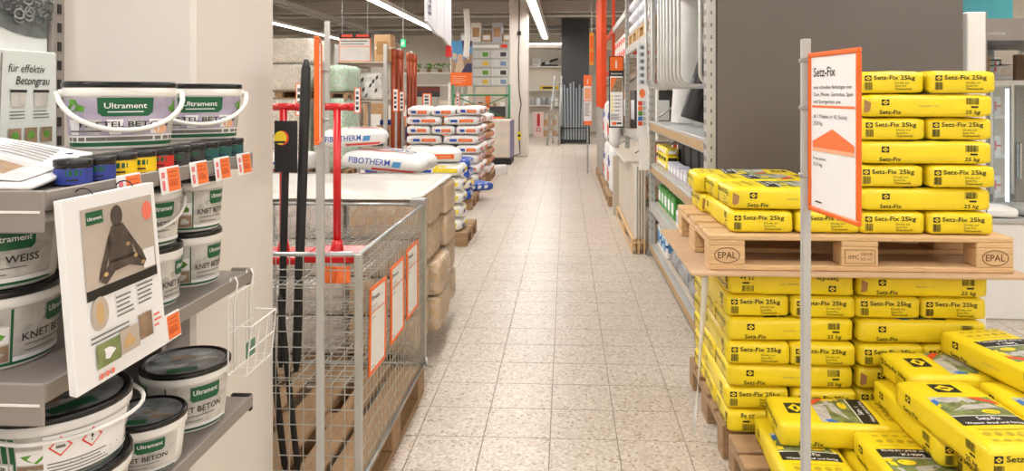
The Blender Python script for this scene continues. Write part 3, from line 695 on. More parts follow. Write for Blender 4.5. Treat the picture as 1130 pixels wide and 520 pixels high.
t = thing('hanging_pad', 'thick pad of white leaflets with seated figure picture, hanging from shelf', 'leaflet pad', (LX+.012, 1.113, ZT-.012), 0, rot=(0, math.radians(-5), math.radians(-1)))
W_, H_ = .245, .315
for k in range(5): MB().box(.004*k, .004*k+.0036, -.002*k+.0, W_-.001*k, -H_, 0, .0006).build('leaflet', WHITEPAPER, t)
for y in (.07, .18): MB().tube([(.03*math.cos(a)*.6, y, -.004+.016*math.sin(a)) for a in [2*PI*i/16 for i in range(16)]], .0012, 6, closed=True).build('ring', BLACKM, t)
d = Decal(planar((.0198, -.004, 0), (0,1,0), (0,0,1), (1,0,0)), .0006)
u0, u1 = .035, .232
d.rect(u0, -.165, u1, -.022, 0); d.rect(u0, -.175, u1, -.158, 1); d.quad([(u0+.012, -.05), (u0+.055, -.05), (u0+.055, -.028), (u0+.012, -.028)], 2, 1, 1); d.text('Ultrament', u0+.015, -.043, .037, 3, .006, .01)
d.disc(u1-.018, -.05, .015, .018, 4); d.rect(u1-.04, -.155, u1-.006, -.12, 3)
fg = 5                                                       # the seated clay figure
d.disc(.125, -.045, .016, .019, fg, 14); d.poly([(.11, -.06), (.14, -.06), (.16, -.085), (.165, -.125), (.095, -.125), (.095, -.085)], fg)
d.poly([(.1, -.075), (.108, -.085), (.085, -.135), (.066, -.15), (.07, -.135)], fg); d.poly([(.152, -.08), (.16, -.085), (.19, -.12), (.2, -.14), (.18, -.135)], fg)
d.poly([(.07, -.15), (.1, -.12), (.165, -.118), (.2, -.14), (.19, -.15), (.15, -.138), (.11, -.14), (.085, -.157)], fg)
for q in ((.085, -.14), (.15, -.1), (.17, -.125), (.19, -.142)): d.disc(q[0], q[1], .006, .004, 6, 8)
d.lines(u0+.07, -.185, .05, 5, .008, .003, 7); d.lines(u0+.13, -.18, .06, 5, .008, .003, 7); d.lines(u0+.0, -.235, .12, 2, .008, .003, 7)
d.disc(.062, -.2, .022, .028, 0, 18); d.disc(.062, -.2, .01, .02, 6, 10)
d.rect(.045, -.29, .105, -.25, 8); d.rect(.107, -.288, .16, -.246, 0); d.rect(.162, -.28, .2, -.235, 9); d.rect(.202, -.28, .232, -.235, 3)
d.disc(.13, -.27, .016, .012, 6, 8, .3); d.disc(.075, -.27, .014, .01, 3, 8, .3)
for k in range(3): d.disc(.052+k*.014, -.303, .005, .005, 4, 8)
d.lines(.205, -.245, .024, 3, .01, .004, 4)
d.build('leaflet_print', [mat('photo_warm_grey', (188, 174, 162), .5, var=.1), INK, GREEN, WHITEPAPER, mat('red_dot', (236, 120, 104), .5), mat('clay_dark', (78, 66, 60), .6, var=.3, scale=40), mat('clay_gold', (192, 158, 112), .5, var=.3), GREYINK, PHOTOG, PHOTOBR], t)
# magazine
C = [Vector(c) for c in ((-1.13, 1.108, ZT+.012), (-.865, 1.112, ZT+.012), (-.905, 1.325, ZT+.052), (-1.27, 1.36, ZT+.088))]
def mag(u, v, o=0):
    p = (C[0]*(1-u)+C[1]*u)*(1-v)+(C[3]*(1-u)+C[2]*u)*v
    return (p.x, p.y, p.z+.016*math.sin(u*PI*1.2)*math.sin(v*PI*.9)+o)
t = thing('magazine', 'open white magazine lying at the near corner of the top shelf', 'magazine')
m = MB(); m.grid(lambda u, v: mag(u, v), 14, 10); o = m.build('pages', WHITEPAPER, t); o.modifiers.new('s', 'SOLIDIFY').thickness = .006
d = Decal(lambda u, v, off: Vector(mag(u, v, .0008+off*3)), .0005)
d.quad([(.42, .06), (.9, .1), (.95, .5), (.5, .5)], 0, 6, 5); d.quad([(.55, .2), (.75, .2), (.8, .4), (.6, .42)], 1, 3, 3); d.quad([(.05, .2), (.08, .2), (.36, .9), (.33, .9)], 2, 2, 6)
for k in range(6): d.quad([(.5+.02*k, .56+.06*k), (.85, .56+.06*k), (.85, .58+.06*k), (.5+.02*k, .58+.06*k)], 2, 5, 1)
d.build('page_print', [mat('photo_pale', (205, 200, 200), .5, var=.2, scale=20), PHOTOBR, GREYINK], t)
t = thing('colour_box', 'dark blue box propping up the magazine', 'box')
MB().box(-1.2, -.93, 1.30, 1.322, ZT+.0005, ZT+.05, .003).build('carton', mat('dark_blue_card', (40, 46, 96), .5), t)
MB().box(-1.18, -.95, 1.2985, 1.30, ZT+.012, ZT+.04).build('label', mat('blue_card', (60, 70, 150), .5), t)
# white wire leaflet holder at the middle shelf end
t = thing('wire_holder', 'white wire leaflet holder hooked on the middle shelf end', 'wire rack', (LX+.004, 1.72, ZM))
wm = MB(); r = .0018
for y in (.03, .12):
    MB().tube([(-.008, y, -.012), (-.004, y, .012), (.008, y, .014), (.014, y, 0), (.004, y, -.06), (.004, y, -.22)], .0022, 6).build('hook', WHITEP, t)
for z in (-.03, -.12, -.22): wm.tube([(.004, 0, z), (.004, .15, z)], r, 5)
for y in (0, .05, .1, .15): wm.tube([(.004, y, -.03), (.004, y, -.22), (.05, y, -.22), (.062, y, -.1)], r, 5)
for z, x in ((-.22, .05), (-.1, .062), (-.16, .056)): wm.tube([(x, 0, z), (x, .15, z)], r, 5)
for y in (0, .15): wm.tube([(.004, y, -.1), (.062, y, -.1)], r, 5)
wm.build('wire_basket', WHITEP, t)
MB().box(.012, .014, .08, .13, -.21, -.17).build('green_label', mat('green_label', (90, 130, 110), .5), t)

# ------------------------------------------------------------------ wire cage with tampers and bars
CX0, CX1, CY0, CY1, CZ0, CZ1 = -1.535, -.735, 2.505, 3.66, .146, .975
pallet(((CX0+CX1)/2, (CY0+CY1)/2, 0), 'weathered pallet carrying the wire cage', PI/2)
cage = thing('wire_cage', 'galvanised wire mesh cage on a pallet beside the white pillar', 'cage')
def wires(name, fn, nu, nv, du, dv, r=.0021):
    m = MB()
    for i in range(nu+1): m.tube([fn(i/nu, 0), fn(i/nu, 1)], r, 4, caps=False)
    for j in range(nv+1): m.tube([fn(0, j/nv), fn(1, j/nv)], r, 4, caps=False)
    return m.build(name, WIREM, cage)
wires('front_mesh', lambda u, v: (CX0+(CX1-CX0)*u, CY0, CZ0+(CZ1-CZ0)*v), 16, 15, 0, 0)
wires('back_mesh', lambda u, v: (CX0+(CX1-CX0)*u, CY1, CZ0+(CZ1-CZ0)*v), 16, 15, 0, 0)
wires('side_mesh', lambda u, v: (CX1, CY0+(CY1-CY0)*u, CZ0+(CZ1-CZ0)*v), 23, 15, 0, 0)
wires('side_mesh', lambda u, v: (CX0, CY0+(CY1-CY0)*u, CZ0+(CZ1-CZ0)*v), 23, 15, 0, 0)
wires('wire_shelf', lambda u, v: (CX0+.01+(CX1-CX0-.02)*u, CY0+.01+(CY1-CY0-.02)*v, .852), 16, 23, 0, 0, .0025)
wires('wire_shelf', lambda u, v: (CX0+.01+(CX1-CX0-.02)*u, CY0+.01+(CY1-CY0-.02)*v, .50), 16, 23, 0, 0, .0025)
for x in (CX0, CX1):
    for y in (CY0, CY1):
        MB().box(x-.013, x+.013, y-.013, y+.013, CZ0, CZ1+.004, .003).build('corner_post', WIREM, cage)
for y in (CY0, CY1): 
    for z in (CZ0+.008, CZ1): MB().tube([(CX0, y, z), (CX1, y, z)], .008, 8).build('rail', STEEL, cage)
for x in (CX0, CX1):
    for z in (CZ0+.008, CZ1): MB().tube([(x, CY0, z), (x, CY1, z)], .009, 8).build('rail', STEEL, cage)
MB().box(CX1-.06, CX1+.018, CY1-.05, CY1+.014, CZ1-.002, CZ1+.035, .003).build('corner_cap', STEEL, cage)
MB().tube([(CX1+.02, CY1-.02, CZ0+.05), (CX1+.02, CY1-.02, CZ0+.01), (CX1+.05, CY1-.02, CZ0)], .008, 8).build('latch', STEEL, cage)
def tamper(px, Y, label):
    p = at(px, 118, Y)
    t = thing('hand_tamper', label, 'tamper', (p.x, Y, .856), 0, 'red tampers')
    hz = p.z-.856
    MB().tube([(0, 0, .03), (0, 0, hz-.01)], .0165, 12).build('shaft', RED, t)
    MB().tube([(0, 0, .028), (0, 0, .075)], [.028, .02], 12).build('socket', RED, t)
    MB().tube([(-.065, 0, hz), (.065, 0, hz)], .0155, 12).build('handle', RED, t)
    for s in (-1, 1): MB().tube([(s*.05, 0, hz), (s*.072, 0, hz)], .0175, 12).build('grip_end', BLACKM if s < 0 else RED, t)
    MB().box(-.105, .105, -.11, .11, 0, .028, .005).build('plate', RED, t)
    MB().box(-.02, .075, -.09, -.02, .028, .0295).build('sticker', WHITEPAPER, t)
    return t
tamper(372, 2.98, 'red hand tamper with T handle standing free in the cage')
tamper(313, 2.94, 'red hand tamper with T handle beside the white pillar')
def bar(label, p0, p1, r0, r1, name='pry_bar', tip=True):
    a, b = Vector(p0), Vector(p1); t = thing(name, label, 'pry bar', tuple(a))
    v = b-a
    MB().tube([(0,0,0), v*.04, v*.9, v*.97, v], [r1*.5, r1, r0, r0*.9, r0*.45], 10).build('shaft', BLACKM, t)
    return t
b0 = Vector((-1.005, 2.62, .51)); b1 = at(338, 66, 2.80)
bar('long black bar leaning beside the orange sign edge', b0, b1, .02, .016)
bar('black bar leaning low behind the cage front', (-1.08, 2.66, .51), at(316, 140, 2.70), .014, .013)
bar('black bar standing in the cage corner by the pillar', (-1.03, 2.58, .16), (-1.10, 2.56, .84), .012, .012)
bar('black bar crossing another low in the cage', (-.98, 2.575, .16), (-1.06, 2.60, .80), .011, .011)
t = thing('tool_card', 'black hang card with yellow and red dot on the black bar', 'product card', at(303, 190, 2.66), math.radians(2))
MB().box(0, .088, -.004, 0, 0, .195, .002).build('card', BLACKM, t)
d = Decal(planar((0, -.004, 0), (1,0,0), (0,0,1), (0,-1,0)), .0006); d.disc(.03, .13, .026, .028, 1, 18); d.disc(.024, .13, .024, .026, 0, 18); d.rect(.004, .11, .042, .118, 2); d.build('card_print', [mat('yellow_dot', (240, 214, 50), .5), REDPRINT, INK], t)
# two small orange tags on the wire shelf, and the three framed signs on the cage side
for px, l in ((364, 'small orange tag under the standing tamper, left one'), (379, 'small orange tag under the standing tamper, right one')):
    p = at(px, 299, 2.57); t = thing('small_tag', l, 'price tag', (p.x, 2.57, .8555), 0, 'small tags in the cage', rot=(math.radians(-14), 0, math.radians(18 if px > 370 else -4)))
    MB().box(-.024, .024, 0, .003, 0, .06, .004).build('card', ORANGE, t); MB().box(-.015, .015, -.001, 0, .02, .045).build('price_field', ORTAG, t)
for y, z, l in ((2.60, .50, 'orange framed price sign on the cage side, nearest and lowest'), (2.93, .50, 'orange framed price sign on the cage side, middle one'), (3.23, .51, 'orange framed price sign on the cage side, farthest one')):
    sign('price_sign', l, (CX1+.006, y, z), (0, math.radians(3 if y < 2.8 else 0), PI/2), .235, .325, 'Preis', ['Handwerkzeug', 'Stampfer, Eisen', '-', 'je Stück'], picture=False, thick=.008, bar=.015, group='orange framed signs on the cage')
# second sign post, its sign seen edge-on
p = at(353, 60, 2.43)
post('sign_post', 'grey sign post in front of the wire cage', p.x, 2.435, .006, 1.66, .0125, (1.62, 1.45))
sign('price_sign', 'orange framed sign seen edge-on in front of the wire cage', (p.x+.012, 2.42, 1.385), (0, math.radians(0), math.radians(-73.5)), .21, .345, 'Preis', ['je Stück', '-', 'ab 2 Stück'], picture=False, thick=.016, bar=.012)

# ------------------------------------------------------------------ wrapped packages behind the cage
pallet((-1.4, 4.36, 0), 'pallet under the film-wrapped tan packages', PI/2)
pallet((-2.25, 4.36, 0), 'pallet under the white packages behind the cage', PI/2)
def pack_proto(seed, L, Wd, H, m, film):
    vs, fs = sack_geo(L-.02, Wd-.02, H-.004, .02, .0, .007, seed, (12, 12, 6), 0, .001)
    o = MB().add(vs, fs, 0, True).build('wrapped_package', m); tag(o, 'x', 'package')
    if film:
        vs, fs = sack_geo(L-.008, Wd-.008, H+.002, .02, .0, .007, seed, (12, 12, 6))
        f = MB().add([v-Vector((0, 0, .001)) for v in vs], fs, 0, True).build('film', FILM, o)
    return proto(o)
TAN = [pack_proto(k, .39, .385, .2, PACK, True) for k in (1, 2, 3)]
CARDP = pack_proto(6, .39, .385, .2, CARD, True); PINKP = pack_proto(7, .39, .385, .2, PINKW, True)
yn = ['nearest', 'middle', 'farthest']
for iz in range(4):
    for iy in range(3):
        for ix in range(3):
            if not (ix == 0 or iy == 0 or iz == 3): continue
            x = -.985-ix*.402+(.055 if (ix == 0 and iy == 1 and iz < 2) else 0)+(.03 if (iy == 2 and ix == 0) else 0)
            y = 3.965+iy*.402; z = .147+iz*.2075
            p = TAN[(iz+iy) % 3] if (ix == 0 and iy > 0) or (ix > 0 and iy > 0) else (CARDP if (ix < 1 and iz in (2, 3)) else (PINKP if ix > 0 else TAN[iz % 3]))
            w = ('aisle side', 'middle row', 'pillar side')[ix]
            kind = 'tan' if p in TAN else ('brown carton' if p is CARDP else 'pinkish white')
            place(p, (x, y, z), random.choice((0, PI))+random.uniform(-.01, .01), '%s film-wrapped package, %s layer, %s, %s' % (kind, ('bottom', 'second', 'third', 'top')[iz], w, yn[iy]), 'film-wrapped packages behind the cage')
for iz in range(4):
    for iy in range(3):
        if iy and iz < 3: continue
        place(PINKP, (-2.25, 3.965+iy*.402, .1455+iz*.2075), 0, 'pinkish white wrapped package at far left behind the cage, %s layer, %s' % (('bottom', 'second', 'third', 'top')[iz], yn[iy]), 'film-wrapped packages behind the cage')
mb = MB(); mb.grid(lambda u, v: (-2.46+1.68*u, 3.76+1.23*v, .985+.008*noise.noise(Vector((u*9, v*7, 3)))), 24, 20)
o = mb.build('top_film', mat('white_film', (226, 221, 213), .3, var=.05, scale=3, alpha=.8)); o.modifiers.new('s', 'SOLIDIFY').thickness = .001
tag(o, 'milky film sheet over the tops of the wrapped packages', 'plastic film')

# ------------------------------------------------------------------ white and coloured sacks down the left side
def print_sack(seed, L, Wd, H, body, cat, name, painter, bulge=.02, amp=.008, r=None, n=(12, 8, 4), pinch=.1):
    vs, fs = sack_geo(L, Wd, H, r or H*.34, bulge, amp, seed, n, pinch)
    bvh = BVHTree.FromPolygons(vs, fs); o = MB().add(vs, fs, 0, True).build(name, body); tag(o, 'x', cat)
    painter(o, bvh, H, L, Wd); return proto(o)
def fibo_print(o, bvh, H, L, Wd):
    d = Decal(surf(bvh, 'front', H), .001)
    d.text('FIBOTHERM', -L*.38, -.012, L*.5, 0, .042, .012); d.quad([(L*.14, -.02), (L*.24, -.02), (L*.26, .02), (L*.16, .02)], 1, 2, 2); d.quad([(-L*.1, -.05), (L*.44, -.05), (L*.44, -.035), (-L*.1, -.035)], 2, 6, 1)
    d.build('side_print', [BLUE, SKYB, REDPRINT], o)
    d = Decal(surf(bvh, 'topx', H), .001)
    d.text('FIBO', -.05, -.03, .25, 0, .07, .015); d.quad([(-.2, .04), (-.06, .06), (-.04, .12), (-.16, .1)], 2, 3, 2); d.lines(.0, -.06, .2, 3, .02, .008, 3); d.quad([(-.2, -.12), (.25, -.13), (.25, -.1), (-.2, -.1)], 2, 6, 1)
    d.build('top_print', [mat('navy_print', (52, 48, 130), .5), SKYB, REDPRINT, GREYINK], o)
def hasit_print(o, bvh, H, L, Wd):
    for f, wd in (('left', Wd), ('right', Wd), ('front', L), ('back', L)):
        d = Decal(surf(bvh, f, H), .0015); a = wd*.36
        d.quad([(-a*.15, -.026), (a*.95, -.026), (a*.95, .022), (-a*.15, .022)], 0, 5, 2); d.rect(-a*.85, -.024, -a*.3, .018, 1); d.rect(-a, .0, -a*.9, .022, 0); d.rect(0, -.006, a*.8, .002, 2)
        d.build('orange_label', [ORANGE, BLUE, ORPALE], o)
def blue_print(o, bvh, H, L, Wd):
    for f, wd in (('left', Wd), ('right', Wd), ('front', L)):
        d = Decal(surf(bvh, f, H), .0015); a = wd*.38
        for k in range(4): d.quad([(-a+k*a*.5, -.05), (-a*.72+k*a*.5, -.05), (-a*.62+k*a*.5, .05), (-a*.9+k*a*.5, .05)], 0, 2, 3)
        d.build('side_print', [WHITEPAPER], o)
def yellow_end(o, bvh, H, L, Wd):
    for f, wd in (('left', Wd), ('right', Wd), ('front', L)):
        d = Decal(surf(bvh, f, H), .0015); a = wd*.4
        d.quad([(-a*.2, -.05), (a, -.05), (a, .05), (-a*.2, .05)], 0, 4, 3); d.rect(-a*.9, -.02, -a*.3, .01, 1)
        d.build('side_print', [mat('lemon_print', (238, 214, 48), .5), BLUE], o)
FIBO = [print_sack(k, .64, .44, .135, WSACK, 'sack', 'insulation_sack', fibo_print, .016, .012, .055, (16, 10, 5), .35) for k in (1, 2)]
HAS = [print_sack(k, .56, .375, .128, WSACK, 'sack', 'plaster_sack', hasit_print) for k in (1, 2, 3)]
BLU = print_sack(4, .52, .35, .115, mat('blue_sack', (44, 84, 178), .45, var=.1), 'sack', 'blue_sack', blue_print)
YEW = print_sack(5, .52, .35, .115, WSACK, 'sack', 'lemon_sack', yellow_end)
BRN = print_sack(6, .56, .375, .128, mat('brown_sack', (190, 150, 112), .6, var=.1), 'sack', 'brown_sack', hasit_print)
# FIBO pallet: hidden lower layers carry the visible sacks
pallet((-1.75, 5.65, 0), 'pallet under the white insulation sacks', 0)
for k in range(5):
    for i in range(2): place(FIBO[(k+i) % 2], (-2.08+i*.68, 5.35, .1455+k*.162), 0, 'white insulation sack in the pile, %s layer, %s' % (ORD[k], ('pillar side', 'aisle side')[i]), 'white insulation sacks')
zf = .1455+5*.164
place(FIBO[0], (-1.33, 5.36, zf+.01), math.radians(-6), 'white insulation sack with large lettering, lying across the pile', 'white insulation sacks', rot=(0, math.radians(4), math.radians(-7)))
place(FIBO[1], (-2.2, 5.34, zf), math.radians(3), 'white insulation sack half hidden by the red tamper shaft', 'white insulation sacks')
place(FIBO[1], (-1.62, 5.40, zf+.185), math.radians(14), 'white insulation sack lying on top of the lettered one', 'white insulation sacks', rot=(0, math.radians(-3), math.radians(14)), scale=(.8, .9, .95))
# yellow-white and blue sacks
pallet((-1.6, 7.6, 0), 'pallet under the lemon and white sacks', 0)
for k in range(5):
    for i in range(2): place(YEW, (-1.87+i*.56, 7.42, .146+k*.14), random.uniform(-.05, .05), 'white sack with lemon yellow end, %s layer, %s' % (ORD[k], ('inner', 'aisle side')[i]), 'lemon and white sacks')
place(HAS[1], (-1.37, 7.42, .146+5*.14), .2, 'white sack lying on top of the lemon yellow sacks', 'lemon and white sacks')
pallet((-1.85, 9.9, 0), 'pallet under the blue sacks', 0)
for k in range(4):
    for i in range(3): place(BLU if (i+k) % 3 else YEW, (-2.2+i*.375, 9.65, .146+k*.14), PI/2+random.uniform(-.06, .06), ('blue and white sack' if (i+k) % 3 else 'lemon and white sack')+' in the blue pile, %s layer, %s' % (ORD[k], ('inner', 'middle', 'aisle side')[i]), 'blue sacks')
place(BLU, (-1.36, 10.4, .146), .5, 'single blue sack slumped at the aisle edge', 'blue sacks')
# the tall stack of white sacks with orange labels
pallet((-1.95, 11.6, 0), 'pallet under the tall stack of orange labelled sacks', 0); pallet((-1.93, 13.05, 0), 'second pallet behind the orange labelled sacks', 0)
for k in range(8):
    z = .146+k*.1525; lay = ORD[k] if k < 7 else 'top'
    if k % 2:
        for i in range(3): place(HAS[(i+k) % 3], (-2.34+i*.395, 11.5, z), PI/2+random.uniform(-.05, .05), 'white sack with orange label, %s layer, %s of three' % (lay, ('left', 'middle', 'right')[i]), 'orange labelled white sacks', rot=(random.uniform(-.05, .05), random.uniform(-.06, .06), -PI/2+random.uniform(-.05, .05)) if k == 7 else (0, 0, PI/2+random.uniform(-.04, .04)))
        place(HAS[k % 3], (-1.545, 12.08, z), PI/2, 'white sack with orange label, %s layer, behind on the aisle side' % lay, 'orange labelled white sacks')
    else:
        for i in range(2): place(HAS[(i+k) % 3], (-2.25+i*.59, 11.42, z), random.uniform(-.04, .04), 'white sack with orange label lying crosswise, %s layer, %s of two' % (lay, ('left', 'right')[i]), 'orange labelled white sacks')
        for i in range(2): place(HAS[k % 3], (-1.66, 11.82+i*.4, z), 0, 'white sack with orange label crosswise, %s layer, %s row on aisle side' % (lay, ('second', 'third')[i]), 'orange labelled white sacks')
    for i in range(2):
        if k < 7: place(BRN if k % 3 else HAS[0], (-1.62, 12.78+i*.42, z), 0, '%s sack in the rear stack, %s layer, %s' % ('brown' if k % 3 else 'white', lay, ('nearer', 'farther')[i]), 'sacks in the rear stack')
place(HAS[2], (-1.42, 13.75, .002), PI/2, 'white sack standing alone behind the sack stacks', 'sacks in the rear stack', rot=(PI/2, 0, .3))

# ------------------------------------------------------------------ pallet rack on the right
RX, RXB = .80, 1.86
RY = [4.16, 6.93, 9.7, 12.5, 15.3, 18.1]
rack = thing('pallet_rack', 'long grey pallet rack along the right side of the aisle', 'rack')
ORSTEEL = mat('orange_rack_steel', (214, 74, 30), .4, var=.06)
for i, y in enumerate(RY):
    for x in (RX, RXB):
        m = GREYL if i < 3 else ORSTEEL
        up = MB().box(x, x+.055, y-.045, y+.045, .006, 3.4, .004).build('upright', m, rack)
        if x == RX:
            s = MB()
            for k in range(44): s.box(x-.0012, x, y-.03, y-.014, .25+k*.07, .28+k*.07); s.box(x-.0012, x, y+.014, y+.03, .25+k*.07, .28+k*.07)
            if i < 3:
                for k in range(44): s.box(x+.022, x+.03, y-.0462, y-.045, .25+k*.07, .27+k*.07)
            o = s.build('upright_slots', mat('slot_shadow_grey', (96, 94, 92), .6), up); o['kind'] = 'stuff'
        MB().box(x-.03, x+.1, y-.07, y+.07, 0, .008, .002).build('foot_plate', STEEL, rack)
        MB().prism([(x-.035, .008), (x+.0, .008), (x, .09)], 'y', y-.06, y-.05).build('foot_guard', STEEL, rack)
    for z0, z1 in ((.3, .95), (.95, 1.7), (1.7, 2.5)): MB().tube([(RX+.05, y, z0), (RXB+.02, y, z1)], .014, 6).build('brace', STEEL, rack)
LEV = {0: (.05, .43, .80, 1.20, 2.75), 1: (1.0, 2.07, 2.8), 2: (.95, 1.95, 2.6), 3: (.9, 1.9, 2.6), 4: (.9, 1.9, 2.6)}
EDGE = wood('beam_chipboard', (190, 160, 122), .8, 2)
for b, zs in LEV.items():
    y0, y1 = RY[b]+.046, RY[b+1]-.046
    for z in zs:
        for x in (RX+.004, RXB+.02): MB().box(x, x+.045, y0, y1, z, z+.09 if z > .1 else z+.07, .004).build('beam', GREYL if b < 2 else (ORSTEEL if b > 2 else GREYL), rack)
        if b == 0: 
            if z in (1.20, .80, .05): MB().box(RX-.001, RX+.004, y0, y1, z+.012, z+.068).build('beam_face', EDGE, rack)
        MB().box(RX+.05, RXB+.018, y0, y1, z+.06 if z > .1 else z+.04, z+.088 if z > .1 else z+.07).build('deck', mat('deck_glass_grey', (196, 202, 202), .35, var=.05) if b == 0 and z == 1.20 else BEIGE, rack)
RK = 'goods in the nearest rack bay'
# divider hoops
HO = MB().tube([(0, 0, .9)]+[(0, 0, .075)]+[(.075*(1-math.cos(a)), 0, .075*(1-math.sin(a))) for a in [PI/2*k/6 for k in range(1, 7)]]+[(.95, 0, 0), (.95, 0, .9)], .0125, 10).mesh('divider_hoop', mat('hoop_white_grey', (208, 207, 204), .35, .2))
hp = [4.36, 4.58, 4.74, 4.91, 5.08, 5.24, 5.4, 5.56, 5.98, 6.42]
hn = ['nearest the dark end panel', 'second from dark end panel', 'third from dark end panel', 'fourth from dark end panel', 'fifth from dark end panel', 'sixth from dark end panel', 'seventh from dark end panel', 'third from far upright', 'second from far upright', 'nearest the far upright']
for k, y in enumerate(hp):
    if k == 0: x = .81; y = 4.36
    else: x = .715
    t = thing('divider_hoop', 'white tube divider hoop hanging from the rack, '+hn[k], 'hoop', (x, y, 1.60), 0, 'divider hoops in the rack')
    obj('tube', HO, t)
    MB().box(.0, .95, -.016, .016, .88, .92, .003).build('top_bracket', GREYL, t)
MB().box(.70, 1.7, 4.25, 6.5, 2.522, 2.56, .004).build('hoop_rail', GREYL, rack)
def roll(label, x, y, z, L, r, m, rot, name='film_roll'):
    t = thing(name, label, 'roll', (x, y, z), 0, None, rot)
    pr = [(r*.99, 0), (r, .01), (r*1.01, L*.5), (r, L-.01), (r*.98, L)]
    MB().lathe(pr, 28).build('wound_sheet', m, t); MB().lathe([(r*.35, -.004), (r*.35, L+.01)], 14).build('core', CARD, t)
    MB().grid(lambda u, v: ((r+.004)*math.cos(.4+u*.5), (r+.004)*math.sin(.4+u*.5), L*v), 4, 1).build('loose_end', m, t)
roll('thick black roll leaning in the rack behind the hoops', 1.03, 5.77, 1.335, 1.0, .12, BLACK, (0, math.radians(17), 0))
roll('pale wrapped roll leaning behind the black roll', 1.0, 6.2, 1.30, 1.1, .10, WSACK, (0, math.radians(4), 0))
roll('second pale wrapped roll deeper in the rack', 1.36, 6.2, 1.30, 1.1, .11, WSACK, (0, math.radians(4), 0))
def carton(label, x0, x1, y0, y1, z0, z1, m, face='x', lab=None, name='carton', cat='box', group=None, band=None, c=.004):
    t = thing(name, label, cat, ((x0+x1)/2, (y0+y1)/2, z0), 0, group); w, dp, h = (x1-x0)/2, (y1-y0)/2, z1-z0
    MB().box(-w, w, -dp, dp, 0, h, c).build('body', m, t)
    if lab:
        MB().box(-w-.0015, -w, -dp*.7, dp*.7, h*.25, h*.75).build('side_label', lab, t); MB().box(-w*.7, w*.7, -dp-.0015, -dp, h*.25, h*.75).build('end_label', lab, t)
    if band: MB().box(-w-.001, w+.001, -dp-.001, dp+.001, h*.45, h*.55).build('band', band, t)
    return t
LBX = mat('lilac_grey_box', (196, 194, 206), .5, var=.05)
for k in range(5): carton('black slab standing in the rack, %s from the dark end panel' % ('first', 'second', 'third', 'fourth', 'fifth')[k], .99, 1.42, 4.72+k*.34, 5.02+k*.34, .891, 1.185, BLACKM, group=RK, lab=ANTH, name='black_slab', cat='panel')
for k in range(8): carton('small lilac box before the black slabs, %s from the dark end panel' % ('first', 'second', 'third', 'fourth', 'fifth', 'sixth', 'seventh', 'eighth')[k], .86, .95, 4.85+k*.16, 4.98+k*.16, .891, .97+random.uniform(0, .02), LBX, lab=WHITEPAPER, group=RK)
for k in range(4):
    for j in range(3): carton('small yellow pack, %s row, %s column from the far upright' % (('lower', 'middle', 'upper')[j], ('fourth', 'third', 'second', 'first')[k]), .86, .97, 6.2+k*.165, 6.35+k*.165, .891+j*.062, .951+j*.062, YEL, lab=INK if j == 1 else WHITEPAPER, group=RK, c=.015, name='yellow_pack', cat='pack')
for k in range(5): carton('green pack on the low shelf, %s from the far upright' % ('first', 'second', 'third', 'fourth', 'fifth')[k], .87, 1.05, 6.62-k*.2, 6.79-k*.2, .5185, .70, mat('green_pack', (70, 160, 66), .4, var=.1), lab=WHITEPAPER, group=RK, c=.012, name='green_pack', cat='pack')
for k in range(4): carton('dark box on the low shelf, %s from the pallet' % ('fourth', 'third', 'second', 'first')[3-k], .1+.98, 1.4, 4.75+k*.34, 5.05+k*.34, .5185, .78, BLACKM if k % 2 else ANTH, group=RK, lab=LBX)
for k in range(3): carton('white tub box on the low shelf, %s from the dark boxes' % ('first', 'second', 'third')[k], .86, .94, 5.1+k*.2, 5.25+k*.2, .5185, .64, WHITEP, group=RK, lab=LBX)
for k in range(3): carton('white pack with blue band on the bottom shelf, %s from the far upright' % ('first', 'second', 'third', 'fourth', 'fifth')[k], .86, 1.0, 6.6-k*.2, 6.77-k*.2, .1205, .34, WHITEP, group=RK, band=BLUE, lab=SKYB, c=.015, name='blue_band_pack', cat='pack')
GP = [print_sack(30+k, .42, .3, .135, mat('grey_film_bundle', (150, 150, 152), .25, var=.3, scale=12), 'bundle', 'wrapped_bundle', lambda o, b, H, L, Wd: MB().box(-.1, .1, -Wd/2-.004, -Wd/2+.012, .05, .11, .002).build('paper_label', WHITEPAPER, o), .012, .016) for k in (0, 1)]
for k in range(4):
    for j in range(2 if k < 3 else 1): place(GP[(k+j) % 2], (1.02, 4.5+k*.46, .1205+j*.162), PI/2, 'grey film-wrapped bundle on the bottom shelf, %s, %s from the pallet' % (('lower', 'upper')[j], ('first', 'second', 'third', 'fourth', 'fifth')[k]), RK)
# vertical banner and info sign
def flat_sign(name, label, x0, x1, y, z0, z1, m, th=.012, cat='sign'):
    t = thing(name, label, cat, (x0, y, z0)); MB().box(0, x1-x0, 0, th, 0, z1-z0, .002).build('board', m, t)
    return t, Decal(planar((0, 0, 0), (1,0,0), (0,0,1), (0,-1,0)), .0012), x1-x0, z1-z0
p0, p1 = at(703, 150, 6.8), at(714.5, 48, 6.8)
t, d, w, h = flat_sign('product_banner', 'narrow white product banner with coloured squares on the rack upright', p0.x, p1.x, 6.8, p0.z, p1.z, WHITEPAPER)
for k in range(6): d.rect(w*.15, h*(.93-.075*k), w*.85, h*(.985-.075*k), 4); d.disc(w*.5, h*(.957-.075*k), w*.2, h*.02, 5, 8)
d.disc(w*.5, h*.46, w*.28, h*.05, 1, 10); 
for k, c in enumerate((0, 1, 2, 3, 0)): d.rect(w*.1, h*(.27-.055*k+.06), w*.5, h*(.315-.055*k+.06), c); d.lines(w*.56, h*(.31-.055*k+.06), w*.35, 3, h*.014, h*.006, 5)
d.build('banner_print', [REDPRINT, ORTAG, LEAF, PHOTOB, mat('pale_icon', (206, 214, 226), .5), GREYINK], t)
